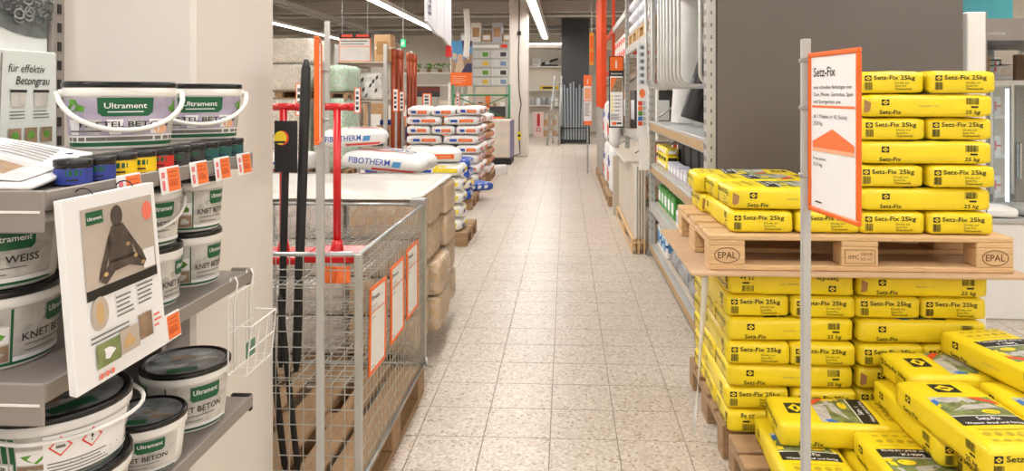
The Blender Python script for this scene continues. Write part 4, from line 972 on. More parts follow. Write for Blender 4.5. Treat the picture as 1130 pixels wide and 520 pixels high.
MB().box(w*.4, w*.6, .012, .09, h*.9, h*.92).build('bracket', STEEL, t)
p0, p1 = at(672, 141, 9.4), at(688.5, 62, 9.4)
t, d, w, h = flat_sign('info_sign', 'black info sign with orange i on the rack', p0.x, p1.x, 9.4, p0.z, p1.z, BLACKM, .02)
d.rect(w*.06, h*.8, w*.94, h*.99, 0); d.text('i', w*.42, h*.84, w*.12, 2, h*.11, .03); d.text('Gewusst wie', w*.12, h*.745, w*.76, 2, h*.025, .01)
d.rect(w*.07, h*.02, w*.93, h*.72, 1); d.quad([(w*.1, h*.5), (w*.9, h*.5), (w*.9, h*.7), (w*.1, h*.7)], 3, 1, 1); d.poly([(w*.1, h*.5), (w*.55, h*.7), (w*.1, h*.7)], 4)
for k in range(5): d.disc(w*.22, h*(.44-.05*k), w*.07, h*.016, 5, 8); d.lines(w*.38, h*(.45-.05*k), w*.48, 2, h*.014, h*.006, 6)
d.lines(w*.12, h*.19, w*.75, 5, h*.018, h*.008, 6); d.rect(w*.2, h*.04, w*.5, h*.08, 0); d.rect(w*.52, h*.05, w*.84, h*.075, 7)
d.build('sign_print', [ORANGE, WHITEPAPER, WHITEP, PHOTOBR, ORTAG, YELPR, GREYINK, INK], t)
MB().tube([(w, .01, h*.9), (w+.12, .01, h*.9)], .01, 6).build('arm', STEEL, t)
# leaflets under the banner, boards on pallet, panels
t = thing('leaflet_bunch', 'bunch of leaflets clipped below the banner', 'leaflets', at(711, 188, 6.75))
for k in range(5): MB().box(-.05+k*.004, .05+k*.004, .006*k, .006*k+.003, .02*k*.3, .32, .001).build('leaflet', (WHITEPAPER, LBX)[k % 2], t)
pallet((.702, 8.0, 0), 'narrow pallet under the film-wrapped boards by the rack', PI/2, True, L=2.1).scale = (1, .16, 1)
for k in range(4):
    t = thing('board_sheet', 'beige board standing on the narrow pallet, %s from the aisle' % ('first', 'second', 'third', 'fourth')[k], 'board', (.665+k*.028, 6.98, .146), 0, 'standing boards')
    MB().box(0, .022, 0, 2.05, 0, .70, .002).build('board', BEIGE, t)
    MB().box(0, .022, -.003, 0, .0, .70).build('edge_band', WHITEP if k == 0 else BEIGE, t)
t = thing('shrink_film', 'clear film around the standing boards', 'plastic film')
m = MB(); m.grid(lambda u, v: (.657+.004*noise.noise(Vector((u*8, v*6, 1))), 7.05+1.9*u, .16+.68*v), 16, 8); m.build('side_sheet', FILM, t)
t = thing('trim_board', 'beige board leaning out at the rack upright, beyond the wrapped boards', 'board', (.60, 9.15, 0))
MB().box(0, .17, 0, .025, .0, .76, .002).build('board', BEIGE, t); MB().box(-.004, 0, -.001, .026, 0, .76).build('edge_band', WHITEP, t)
t = thing('shelf_board', 'light board lying on top of the standing boards', 'board', (.60, 7.3, .848))
MB().box(0, .19, 0, 1.75, 0, .02, .002).build('board', BEIGE, t); MB().box(-.003, 0, 0, 1.75, 0, .02).build('edge_band', WHITEP, t)
# bay 2: white panels, upper sacks
for k in range(4):
    t = thing('melamine_board', 'white panel standing in the second rack bay, %s from its near upright' % ('first', 'second', 'third', 'fourth')[k], 'panel', (.9+k*.03, 7.15+k*.5, 1.0905), 0, 'white panels')
    MB().box(0, .02, 0, .46, 0, .55+.04*(k % 2), .003).build('board', WHITEP, t); MB().box(-.002, 0, .1, .3, .1, .3).build('paper_label', PHOTOW, t)
t = pallet((1.22, 7.6, 2.161), 'pallet of white sacks high up in the rack, nearer one', PI/2, True); pallet((1.22, 8.9, 2.161), 'pallet of white sacks high up in the rack, farther one', PI/2, True)
WS = print_sack(41, .5, .36, .12, mat('bluish_white_sack', (222, 226, 236), .4, var=.08), 'sack', 'white_sack', lambda o, b, H, L, Wd: MB().box(L/2-.02, L/2+.004, -.08, .08, .03, .08, .002).build('label', LBX, o))
for q in range(2):
    for k in range(3):
        for j in range(3): place(WS, (1.075, 7.2+q*1.3+j*.385, 2.307+k*.148), 0, 'bluish white sack high in the rack, %s pallet, %s layer, %s' % (('near', 'far')[q], ORD[k], ('near', 'middle', 'far')[j]), 'sacks high in the rack')
# farther bays
for k in range(6):
    c = (WHITEP, WHITEP, ORTAG)[k % 3]
    carton('white and red box high in the far rack, %s' % ('first', 'second', 'third', 'fourth', 'fifth', 'sixth')[k], .84, 1.3, 9.85+k*.42, 10.2+k*.42, 2.041, 2.25, WHITEP, band=REDPRINT, lab=REDPRINT, group='boxes in the far rack')
    carton('box stacked on another high in the far rack, %s' % ('first', 'second', 'third', 'fourth', 'fifth', 'sixth')[k], .84, 1.3, 9.85+k*.42, 10.2+k*.42, 2.252, 2.42, WHITEP, band=REDPRINT, lab=REDPRINT, group='boxes in the far rack')
for k in range(5):
    p = at(655.5, 30, 12.7+k*.55)
    t = thing('orange_tube', 'tall orange post in the far rack, %s' % ('first', 'second', 'third', 'fourth', 'fifth')[k], 'post', (.66, 12.62+k*.45, 0), 0, 'orange posts')
    MB().box(-.05, .05, -.04, .04, 1.3, 3.4, .01).build('sleeve', mat('bright_orange', (235, 82, 28), .35, var=.05), t); MB().box(-.04, .04, -.03, .03, 0, 1.3, .006).build('foot_post', GREYL, t)
t, d, w, h = flat_sign('hanging_sign', 'orange and yellow sign high beside the dark pillar', *(lambda a, b: (a.x, b.x, 15.5, a.z, b.z))(at(650.5, 72, 15.5), at(655.5, 36, 15.5)), m=mat('amber_sign', (236, 160, 40), .5))
d.rect(w*.1, h*.1, w*.9, h*.4, 0); d.rect(w*.1, h*.5, w*.9, h*.9, 0); d.build('sign_print', [ORANGE], t); MB().tube([(w/2, .006, h), (w/2, .006, 4.1-t.location.z)], .008, 5).build('wire', STEEL, t)
t, d, w, h = flat_sign('info_sign', 'white and orange info sign before the metal profiles', *(lambda a, b: (a.x, b.x, 14, a.z, b.z))(at(644, 138, 14), at(653, 83, 14)), m=WHITEPAPER)
d.rect(0, h*.78, w, h, 0); d.text('i', w*.42, h*.83, w*.14, 1, h*.1, .02); d.rect(w*.1, h*.52, w*.9, h*.74, 2); d.rect(0, h*.48, w, h*.5, 0); d.lines(w*.12, h*.44, w*.76, 8, h*.035, h*.014, 3); d.rect(0, 0, w, h*.08, 0)
d.build('sign_print', [ORTAG, WHITEP, ORPALE, GREYINK], t); MB().box(w*.4, w*.6, .012, .05, -t.location.z+.001, h).build('stand', STEEL, t)
pallet((.98, 10.45, 0), 'pallet of upright sacks by the rack, nearest one', PI/2); pallet((.98, 11.74, 0), 'pallet of upright sacks by the rack, middle one', PI/2); pallet((.98, 13.3, 0), 'pallet of upright sacks by the rack, farthest one', PI/2)
UPS = print_sack(44, .62, .36, .15, WSACK, 'sack', 'upright_sack', lambda o, b, H, L, Wd: (lambda d: (d.quad([(-.15, -.1), (-.02, -.1), (-.02, .1), (-.15, .1)], 0, 3, 3), d.quad([(.06, -.12), (.14, -.12), (.14, .1), (.06, .1)], 1, 3, 3), d.rect(-.25, -.1, -.2, .1, 2), d.build('sack_print', [REDPRINT, BLUE, GREYINK], o)))(Decal(surf(b, 'topx', H), .002)))
for k in range(5):
    for j in range(2): place(UPS, (.77+.02*(k % 3), 10.2+k*.41, .47+j*.65), 0, 'white sack standing upright by the rack, %s, %s from the near end' % (('lower', 'upper')[j], ('first', 'second', 'third', 'fourth', 'fifth', 'sixth', 'seventh', 'eighth', 'ninth')[k]), 'upright sacks by the rack', rot=(0, math.radians(-88), math.radians(0)))
for k in range(4): carton('dark box in the far rack bays, %s' % ('nearest', 'second', 'third', 'farthest')[k], .95, 1.5, (9.9, 11.2, 12.7, 14.0)[k], (10.6, 11.9, 13.4, 14.7)[k], 1.0505, 1.6, (ANTH, CARD, WHITEP, ANTH, CARD)[k], lab=WHITEPAPER, group='boxes in the far rack')

# ------------------------------------------------------------------ end of the aisle
PROF = mat('metal_profile', (148, 154, 160), .35, .5, var=.08)
for k in range(9):
    x = -.1+k*.085; t = thing('metal_profile', 'long metal profile leaning on the dark pillar, %s from left' % ('first', 'second', 'third', 'fourth', 'fifth', 'sixth', 'seventh', 'eighth', 'ninth')[k], 'profile', (x, 22.30+.03*(k % 3), .03), 0, 'leaning metal profiles', rot=(math.radians(-11), math.radians((k-4)*.35), 0))
    h = random.choice((1.75, 1.9, 1.95, 1.85)); m = MB(); m.box(-.028, .028, 0, .004, 0, h); m.box(-.028, -.024, -.03, 0, 0, h); m.box(.024, .028, -.03, 0, 0, h); m.build('channel', PROF, t); MB().box(-.02, .02, -.031, -.002, 0, .06).build('end_cap', BLACKM, t)
t = thing('profile_rack', 'black low bin holding the metal profiles', 'rack', (.3, 22.2, 0))
for z in (.12, .5): MB().tube([(-.45, 0, z), (.42, 0, z)], .02, 6).build('bar', BLACKM, t)
for x in (-.45, .42): MB().box(x-.02, x+.02, -.02, .5, 0, .55).build('side', BLACKM, t)
# step ladder
a = at(612, 158, 21.5); t = thing('step_ladder', 'grey aluminium step ladder standing before the dark pillar', 'ladder', (a.x, 21.5, 0))
for s in (-1, 1):
    MB().tube([(s*.17-.05, 0, 0), (s*.1+.1, .35, 2.1)], .03, 6).build('rail', STEEL, t); MB().tube([(s*.17+.1, .9, 0), (s*.1+.1, .4, 2.0)], .02, 6).build('rear_leg', STEEL, t)
for k in range(7): q = (k+1)/8; MB().box(-.2+q*.1, .1+q*.12, .35*q-.04, .35*q+.04, 2.1*q, 2.1*q+.025).build('step', STEEL, t)
# back shelf between the pillars
t = thing('back_shelf', 'white wall shelf at the end of the aisle with lit top', 'shelf unit', (0, 27, 0))
x0, x1 = at(560, 100, 27).x, at(624, 100, 27).x
for py in (52, 73, 99, 116): z = at(600, py, 27).z; MB().box(x0, x1, 0, .5, z-.04, z, .004).build('board', WHITEP, t)
z = at(600, 49, 27).z; MB().box(x0, x1, .0, .06, z+.0, z+.05).build('lamp', GLOW, t)
for x in (x0, x1): MB().box(x-.04, x, 0, .5, 0, 3.5).build('side', WHITEP, t)
MB().box(x0, x1, .5, .52, 0, 3.5).build('back', BACKW, t)
sh = [at(600, py, 27).z for py in (73, 99, 116)]
def small(label, px, Y, z, w, h, dep, m, lab=None, cat='box', name='carton'): 
    x = at(px, 100, Y).x; return carton(label, x-w/2, x+w/2, Y, Y+dep, z+.001, z+.001+h, m, lab=lab, cat=cat, name=name)
small('yellow case on the back wall shelf', 606, 27.05, sh[1], .7, .14, .3, mat('case_yellow', (232, 190, 40), .4), BLACKM, 'case', 'tool_case')
for k, px in enumerate((588, 594, 600, 607, 613)):
    x = at(px, 100, 27.2).x; t = thing('paint_pot', 'grey pot on the back wall shelf, %s from left' % ('first', 'second', 'third', 'fourth', 'fifth')[k], 'pot', (x, 27.2, sh[2]+.001), 0, 'pots on the back shelf')
    MB().lathe([(.09, 0), (.1, .01), (.1, .26), (.09, .28)], 16).build('tub', (GREYL, WHITEP, STEEL)[k % 3], t); MB().lathe([(.104, .26), (.104, .3)], 16).build('lid', GREYL, t)
small('white tile saw on the top shelf board, left', 592, 27.05, sh[0], .3, .3, .3, WHITEP, GREYL, 'tool', 'tool_box')
t = thing('tile_cutter', 'dark tile cutter tool lying on the top shelf board', 'tool', (at(607, 70, 27.1).x, 27.1, sh[0]+.001)); MB().box(-.35, .3, 0, .2, 0, .06, .01).build('base', BLACKM, t); MB().tube([(-.3, .1, .1), (.3, .1, .28)], .04, 8).build('lever', BLACKM, t); MB().box(-.2, .0, .03, .16, .05, .2, .02).build('motor', GREYL, t)
a, b = at(588.5, 150, 26.2), at(600, 124, 26.2); t = thing('tall_carton', 'white and red carton standing on the floor below the back shelf', 'box', (a.x, 26.2, 0)); w = b.x-a.x; MB().box(0, w, 0, .35, 0, b.z, .006).build('body', mat('pale_red_carton', (226, 196, 190), .5), t)
d = Decal(planar((0,0,0), (1,0,0), (0,0,1), (0,-1,0)), .002); d.rect(w*.3, b.z*.2, w*.7, b.z*.36, 0); d.rect(w*.44, b.z*.22, w*.56, b.z*.34, 1); d.rect(w*.36, b.z*.26, w*.64, b.z*.30, 1); d.rect(w*.36, b.z*.42, w*.64, b.z*.94, 0); d.build('carton_print', [mat('carton_red', (196, 44, 48), .5), WHITEP], t)
for k in range(3):
    for j in range(4): small('small stacked box beside the white and red carton, %s column, %s' % (('left', 'middle', 'right')[k], ('bottom', 'second', 'third', 'top')[j]), 602.5+k*4.6, 26.3, j*.2, .15, .19, .3, (CARD, BEIGE)[(k+j) % 2])
# cable with switch on the far pillar
t = thing('pillar_cable', 'black cable with yellow switch box running down the far white pillar', 'cable'); q = at(573, 150, 17.58)
MB().tube([(q.x, 17.585, 3.9), (q.x, 17.58, 3.0), (q.x-.02, 17.575, 2.4), (q.x, 17.58, 1.6), (q.x+.05, 17.57, 1.3), (q.x, 17.58, 1.0), (q.x, 17.58, .45), (q.x+.03, 17.5, .08), (q.x-.2, 17.45, .02), (q.x-.5, 17.4, .02)], .013, 6).build('cord', BLACKM, t)
MB().box(q.x-.04, q.x+.04, 17.54, 17.6, .42, .62, .01).build('switch_box', YEL, t); MB().box(q.x-.03, q.x+.03, 17.535, 17.54, .5, .56).build('button', BLACKM, t)
MB().box(q.x-.05, q.x+.05, 17.54, 17.6, 3.0, 3.1, .02).build('reel', BLACKM, t)

# ------------------------------------------------------------------ left background
t = thing('wrapped_crate', 'tall film-wrapped white crate beside the far white pillar', 'crate', (-1.75, 15.6, 0))
MB().box(-.6, .55, 0, .9, .14, .98, .03).build('body', CREAM, t); MB().box(-.6, .55, 0, .9, 0, .13, .01).build('base', BLACKM, t)
MB().box(.535, .556, -.004, .904, .15, .97).build('corner_tape', mat('violet_tape', (120, 116, 160), .5), t); MB().box(-.5, .2, -.004, 0, .6, .8).build('paper_label', WHITEPAPER, t)
def wrapped(label, px0, px1, py0, py1, Y, dep, m, w=None, c=.04, name='wrapped_block', pal=True):
    a, b = at(px0, py1, Y), at(px1, py0, Y); x1 = b.x; x0 = x1-w if w else a.x
    t = thing(name, label, 'wrapped goods', (x0, Y, a.z)); sd = random.random()*9
    vs, fs = sack_geo(x1-x0, dep, b.z-a.z, c, .0, .01, sd, (14, 8, 8)); MB().add([v+Vector(((x1-x0)/2, dep/2, 0)) for v in vs], fs, 0, True).build('block', m, t)
    vs, fs = sack_geo(x1-x0+.03, dep+.03, b.z-a.z+.012, c, .0, .01, sd, (14, 8, 8)); MB().add([v+Vector(((x1-x0)/2, dep/2, .003)) for v in vs], fs, 0, True).build('film', FILM, t)
    return t, x0, x1, a.z, b.z
Y = 13.0
zs = {}
t, x0, x1, z0, z1 = wrapped('cream film-wrapped block, top of the stack next to the pillar', 320, 343, 42, 70, Y, 1.1, CREAM, 1.2)
wrapped('cream film-wrapped block, middle of the stack next to the pillar', 320, 340, 70.5, 100, Y, 1.1, CREAM, 1.2)
a = at(340, 100, Y); pallet((a.x-.6, Y+.5, a.z-.15), 'pallet between the cream wrapped blocks')
wrapped('cream film-wrapped block, bottom of the stack next to the pillar', 320, 340, 110, 188, Y, 1.1, CREAM, 1.2)
pallet((a.x-.6, Y+.5, 0), 'pallet under the cream wrapped blocks')
t, x0, x1, z0, z1 = wrapped('mint green wrapped block on top beside the cream stack', 346, 380, 72, 102, Y, 1.1, MINT, None, .09)
xm = (x0+x1)/2; o = pallet((xm, Y+.5, z0-.148), 'pallet between the two mint green blocks'); o.scale.x = .5
t, x0, x1, zz0, z1 = wrapped('mint green wrapped block at the bottom beside the cream stack', 346, 379, 108.6, 187.5, Y, 1.1, MINT)
o = pallet((xm, Y+.5, 0), 'pallet under the mint green blocks'); o.scale.x = .5
# left rack
rack2 = thing('storage_rack', 'grey storage rack far left with white panels and brown tubes', 'rack')
RXL = -3.62
for Yr in (14.2, 15.4, 16.6):
    for x in (RXL-1.0, RXL): MB().box(x-.035, x+.035, Yr-.035, Yr+.035, 0, 2.55, .004).build('upright', GREYL, rack2)
for z in (.4, 1.33, 2.12):
    for x in (RXL-1.0, RXL): MB().box(x-.025, x+.025, 14.2, 16.6, z, z+.09).build('beam', GREYL, rack2)
    MB().box(RXL-1, RXL, 14.2, 16.6, z+.06, z+.088).build('deck', BEIGE, rack2)
MB().tube([(RXL, 14.2, 1.45), (RXL, 15.4, 2.1)], .018, 6).build('brace', GREYL, rack2)
for k in range(2): carton('white panel pack standing in the far left rack, %s' % ('first', 'second', 'third')[k], RXL-.95+k*.2, RXL-.77+k*.2, 14.25, 14.9, 1.4205, 2.05, WHITEP, lab=PHOTOW, name='panel_pack', cat='panel', group='white panel packs')
o = print_sack(61, .5, .45, .55, mat('crumpled_white', (220, 218, 214), .45, var=.25, scale=6), 'sack', 'crumpled_sack', lambda o, b, H, L, Wd: (lambda d: ([d.quad([(x, z), (x+.05, z+.02), (x+.06, z+.1), (x+.015, z+.07)], 0, 2, 2) for x, z in ((-.2, .1), (-.18, -.1), (-.12, -.22), (.02, .06), (.1, .14), (.08, -.12), (-.04, -.02))], d.build('dark_print', [ANTH], o)))(Decal(surf(b, 'front', H), .003)), .02, .03, .07, (12, 8, 8), 0)
place(o, (RXL-.33, 14.53, 1.421), 0, 'crumpled white film pack in the far left rack'); 
for k in range(6):
    a = at((429, 433.5, 438, 446, 449.5, 453)[k], 115, 14.9)
    t = thing('brown_tube', 'tall brown-red tube in the far left rack, %s from left' % ('first', 'second', 'third', 'fourth', 'fifth', 'sixth')[k], 'tube', (RXL+.08+.0*k, 14.2+.26*k, 0.002), 0, 'brown tubes')
    t.location = (RXL+.1, (14.42, 14.8, 15.15, 15.85, 16.2, 16.55)[k], .002)
    MB().tube([(0, 0, 0), (0, 0, 2.45)], .045, 12).build('pipe', TUBEO, t); MB().tube([(0, 0, 2.3), (0, 0, 2.47)], .053, 12).build('socket', TUBEO, t)
for k in range(7): carton('box on the low left rack shelf, %s' % ('first', 'second', 'third', 'fourth', 'fifth', 'sixth', 'seventh')[k], RXL-.3, RXL-.02, 14.3+k*.3, 14.55+k*.3, .4905, .8+.1*(k % 3), (ANTH, CARD, BLUE, WHITEP)[k % 4], lab=WHITEPAPER, group='boxes on the low left rack shelf')
a, b = at(413, 67.5, 14.3), at(431, 38, 14.3); t = carton('tall brown carton on top of the far left rack', a.x, b.x, 14.3, 14.7, 2.211, b.z, CARD, lab=KRAFT, band=BEIGE)
a = at(361, 100, 12.6); t = thing('rack_post', 'grey post rising behind the orange sign edge', 'post', (a.x, 12.6, 0)); MB().box(-.04, .04, -.04, .04, .008, 2.85, .004).build('tube', GREYL, t); MB().box(-.1, .1, -.1, .1, 0, .008).build('foot_plate', STEEL, t)
# large orange rimmed board with dark red top
a, b = at(374, 68, 11.8), at(409, 42, 11.8)
t = thing('offer_board', 'large pale offer board with orange rim hanging at far left', 'sign', (a.x, 11.8, a.z)); w, h = b.x-a.x, b.z-a.z
MB().box(0, w, 0, .02, 0, h, .004).build('rim', ORTAG, t); MB().box(.012, w-.012, -.004, 0, .012, h-.012).build('sheet', mat('pale_grey_sheet', (206, 202, 198), .5), t)
d = Decal(planar((0, -.004, 0), (1,0,0), (0,0,1), (0,-1,0)), .002); d.rect(w*.06, h*.84, w*.9, h*.9, 1); d.rect(w*.06, h*.72, w*.8, h*.76, 1); d.rect(w*.03, h*.62, w*.97, h*.645, 0); d.build('sheet_print', [ORTAG, GREYINK], t)
MB().box(0, w, -.01, .03, h, h+.075, .004).build('header', BLACKM, t); MB().box(.05, w*.42, -.012, -.01, h+.02, h+.06).build('header_text', REDPRINT, t); MB().box(w*.55, w*.95, -.012, -.01, h+.02, h+.06).build('header_text', REDPRINT, t)
for s in (.1, .9): MB().tube([(w*s, .01, h+.075), (w*s, .01, 4.1-a.z)], .006, 5).build('wire', STEEL, t)
# small orange sign stands among the goods
def stand_sign(px0, py0, px1, py1, Y, label):
    a, b = at(px0, py1, Y), at(px1, py0, Y); t = thing('price_stand', label, 'price sign', (a.x, Y, 0), 0, 'orange rimmed price stands'); w, h = b.x-a.x, b.z-a.z
    MB().box(0, w, 0, .02, a.z, b.z, .004).build('rim', ORANGE, t); MB().box(w*.14, w*.86, -.003, 0, a.z+w*.12, b.z-w*.12).build('sheet', WHITEPAPER, t)
    d = Decal(planar((0, -.003, a.z), (1,0,0), (0,0,1), (0,-1,0)), .002)
    for k in range(4): d.rect(w*.26, h*(.14+.2*k), w*.7, h*(.26+.2*k), k % 2)
    d.build('sheet_print', [INK, GREYINK], t); MB().box(w/2-.015, w/2+.015, .02, .05, 0, a.z+.1, .003).build('pole', STEEL, t); MB().box(w/2-.05, w/2+.05, -.05, .08, 0, .01).build('foot', STEEL, t)
stand_sign(326, 92, 335, 128, 10.4, 'orange rimmed price stand before the cream blocks')
stand_sign(391, 97, 398, 125, 10.6, 'orange rimmed price stand before the white panel packs')
stand_sign(433.5, 98, 439.5, 123, 10.7, 'orange rimmed price stand above the white sacks, left of two')
stand_sign(440.5, 101, 446.5, 123, 10.9, 'orange rimmed price stand above the white sacks, right of two')
stand_sign(466, 103, 476, 121, 14.6, 'orange rimmed price stand behind the orange labelled sacks')
stand_sign(503, 103, 507, 122, 15.2, 'narrow orange price stand before the green gate')
# hanging banner of white panels
t = thing('hanging_banner', 'white hanging aisle banner of three panels with dark lettering', 'banner', (-1.13, 5.72, 2.08), 0, rot=(0, 0, math.radians(2)))
Lp = .52
for k in range(3):
    MB().prism([(k*Lp+.01, -.0 if k else .06), (k*Lp+Lp-.01, -.06 if k == 2 else -.0), ((k+1)*Lp-.01, 1.2), (k*Lp+.01, 1.2)], 'x', -.012, .012).build('panel', mat('banner_white', (226, 226, 232), .5, var=.03), t)
    if k: MB().tube([(0, k*Lp, -.0), (0, k*Lp, 1.22)], .012, 8).build('joint_rod', CHROME, t)
d = Decal(planar((.012, 0, 0), (0,1,0), (0,0,1), (1,0,0)), .002); d.text('Baustoffe', .2, .12, .7, 0, .16, .01, rot=PI/2); d.build('banner_text', [mat('banner_navy', (56, 52, 84), .5)], t)
for k in (.1, 1.45): MB().tube([(0, k, 1.2), (0, k, 2.02)], .006, 5).build('wire', STEEL, t)
MB().box(-.03, .03, 1.4, 1.5, -.16, -.05, .01).build('red_clip', RED, t)
# poster with orange foot, curved banner, price board, cartons on top, gate
Yp = 19.5; a, b = at(497, 95, Yp), at(521, 45, Yp); w, h = b.x-a.x, b.z-a.z
t = thing('poster', 'advertising poster with people and an orange lower third', 'poster', (a.x, Yp, a.z)); MB().box(0, w, 0, .03, 0, h, .004).build('panel', WHITEPAPER, t)
d = Decal(planar((0,0,0), (1,0,0), (0,0,1), (0,-1,0)), .002)
d.rect(0, 0, w, h*.3, 0); d.rect(w*.04, h*.3, w, h, 1); d.poly([(w*.04, h*.62), (w*.4, h*.5), (w, h*.75), (w, h), (w*.04, h)], 2); d.disc(w*.45, h*.62, w*.14, h*.1, 3, 12); d.poly([(w*.2, h*.3), (w*.65, h*.3), (w*.6, h*.55), (w*.3, h*.55)], 4); d.poly([(w*.5, h*.3), (w, h*.3), (w, h*.5), (w*.75, h*.5)], 5); d.disc(w*.2, h*.66, w*.1, h*.08, 4, 12)
d.poly([(w*.6, h*.75), (w, h*.9), (w, h), (w*.5, h)], 5); d.lines(w*.1, h*.22, w*.7, 4, h*.045, h*.018, 6)
d.build('poster_print', [ORANGE, PHOTOBR, SKYB, mat('skin_print', (206, 166, 140), .6), mat('beige_print', (198, 176, 148), .6), mat('navy_photo', (56, 58, 92), .6), ORPALE], t)
for s in (.08, .92): MB().tube([(w*s, .015, h), (w*s, .015, 4.1-a.z)], .008, 5).build('wire', STEEL, t)
t = thing('curved_banner', 'narrow curved white flag banner between poster and price board', 'banner', at(511, 66, 16)); m = MB(); m.grid(lambda u, v: (.13*u+.03*math.sin(v*3), .05*math.sin(u*3), 1.15*v+.08*(1-u)*(1-v)), 4, 12); o = m.build('flag', WHITEP, t); o.modifiers.new('s', 'SOLIDIFY').thickness = .01; MB().tube([(.08, .02, 1.14), (.08, .02, 4.1-t.location.z)], .006, 5).build('wire', STEEL, t)
Yb = 20.0; a, b = at(521, 96, Yb), at(561, 48, Yb); w, h = b.x-a.x, b.z-a.z
t = thing('price_board', 'grey board with eight product pictures behind the far pillar', 'sign', (a.x, Yb, a.z)); MB().box(0, w, 0, .04, 0, h, .006).build('panel', mat('board_grey', (168, 170, 166), .5), t)
for r in range(4):
    for c in range(2):
        x, z = w*(.03+.49*c), h*(.04+.21*r); cd = MB().box(x, x+w*.46, -.012, 0, z, z+h*.17).build('product_card', mat('card_grey', (200, 202, 200), .5), t)
        MB().box(x+w*.26, x+w*.42, -.016, -.012, z+h*.03, z+h*.13).build('picture', (mat('pic_yellow', (214, 176, 70), .5), mat('pic_blue', (120, 140, 170), .5), LEAF, ANTH)[(r*2+c) % 4], cd)
MB().box(w*.02, w*.75, -.012, 0, h*.9, h*.97).build('header', WHITEP, t); MB().box(w*.8, w*.97, -.014, 0, h*.9, h*.98).build('red_mark', REDPRINT, t)
for x in (.05, .95): MB().box(w*x-.03, w*x+.03, .0, .05, -a.z, 0).build('leg', STEEL, t)
ub = thing('upper_shelf', 'grey shelf with cartons above the price board', 'shelf', (a.x-.4, Yb+.1, b.z+.01)); MB().box(0, w+.4, 0, .6, 0, .05).build('board', GREYL, ub)
for x in (0, w+.34): MB().box(x, x+.06, .5, .56, -b.z-.01, 0).build('post', GREYL, ub)
for k in range(5): carton('white lilac carton above the price board, %s from left' % ('first', 'second', 'third', 'fourth', 'fifth')[k], a.x-.35+k*.3, a.x-.07+k*.3, Yb+.15, Yb+.6, b.z+.061, b.z+.30+.3*(k % 2), (LBX, WHITEP, CARD, LBX, CARD)[k], lab=CARD if k % 2 else WHITEPAPER, group='cartons above the price board')
# green gate
a, b = at(500, 132, 17), at(562, 105, 17); t = thing('green_gate', 'green steel barrier gate behind the white sacks', 'gate', (a.x, 17, 0)); w = b.x-a.x
for z in (b.z, a.z): MB().tube([(0, 0, z), (w, 0, z)], .022, 8).build('bar', RAILG, t)
MB().tube([(0, 0, b.z), (w, 0, a.z)], .014, 6).build('brace', RAILG, t); MB().tube([(0, 0, a.z), (w, 0, b.z)], .014, 6).build('brace', RAILG, t)
for x in (0, w): MB().tube([(x, 0, 0), (x, 0, b.z+.25)], .03, 8).build('post', RAILG, t)
MB().box(-.12, -.06, -.02, .04, 0, b.z+.3, .006).build('side_post', WHITEP, t)
# goods behind the gate
for k in range(7):
    a = at(506+k*8, 125, 21.8); carton('leaning tool pack behind the green gate, %s from left' % ('first', 'second', 'third', 'fourth', 'fifth', 'sixth', 'seventh')[k], a.x-.07, a.x+.07, 21.8, 21.9, 0.001, 1.3+.2*(k % 3), (ANTH, WHITEP, BEIGE, ANTH, ORTAG, BEIGE, WHITEP)[k], lab=(WHITEP, PHOTOBR)[k % 2], group='packs behind the gate', name='tool_pack', cat='pack')
struct('wall_partition', MB().box(-3.1, -1.5, 22.4, 22.5, 0, 2.6), BEIGE)
# plants and planter boards against the far wall
t = thing('wall_shelf', 'white wall shelf with plants far behind the brown tubes', 'shelf', (-5.6, 26, 0))
for z in (1.9, 2.35): MB().box(-.6, 1.6, 0, .5, z-.05, z, .004).build('board', WHITEP, t)
for x in (-.6, 1.56): MB().box(x, x+.05, .4, .5, 0, 2.8).build('post', WHITEP, t)
for k in range(5):
    p = thing('potted_plant', 'small green plant on the far wall shelf, %s from left' % ('first', 'second', 'third', 'fourth', 'fifth')[k], 'plant', (-5.9+k*.42, 26.2, 2.351), 0, 'plants on the far wall shelf')
    MB().lathe([(.07, 0), (.09, .12)], 12).build('pot', KRAFT, p); m = MB()
    for j in range(26):
        v = Vector((random.uniform(-1, 1), random.uniform(-1, 1), random.uniform(.1, 1.2)))*.16; s = Vector((random.uniform(-1, 1), random.uniform(-1, 1), .2))*.06; u = v+Vector((0, 0, .12)); m.add([u, u+s+Vector((0, 0, .04)), u+s*2, u+s-Vector((0, 0, .04))], [(0, 1, 2, 3)])
    o = m.build('foliage', LEAF, p); o['kind'] = 'stuff'
t = thing('colour_board', 'dark red and grey sample board on the far wall', 'board', (-5.7, 25.9, 1.45)); MB().box(0, 1.1, 0, .05, .18, .38).build('red_panel', mat('maroon', (120, 56, 50), .5), t); MB().box(0, 1.1, 0, .05, 0, .18).build('grey_panel', ANTH, t)
for x in (.05, 1.0): MB().box(x, x+.04, .05, .09, -1.45, .3).build('leg', STEEL, t)
for k in range(8):
    x = -7.5+k*.75; carton('mixed goods box standing along the far left wall, %s from left' % ('first', 'second', 'third', 'fourth', 'fifth', 'sixth', 'seventh', 'eighth')[k], x, x+.6, 21, 21.5, .001, 1.1+.25*((k*3) % 4)/3, (ANTH, BEIGE, CARD, WHITEP, LEAF, BEIGE, CARD, ANTH)[k], lab=(WHITEP, ORTAG)[k % 2], group='goods along the far left')

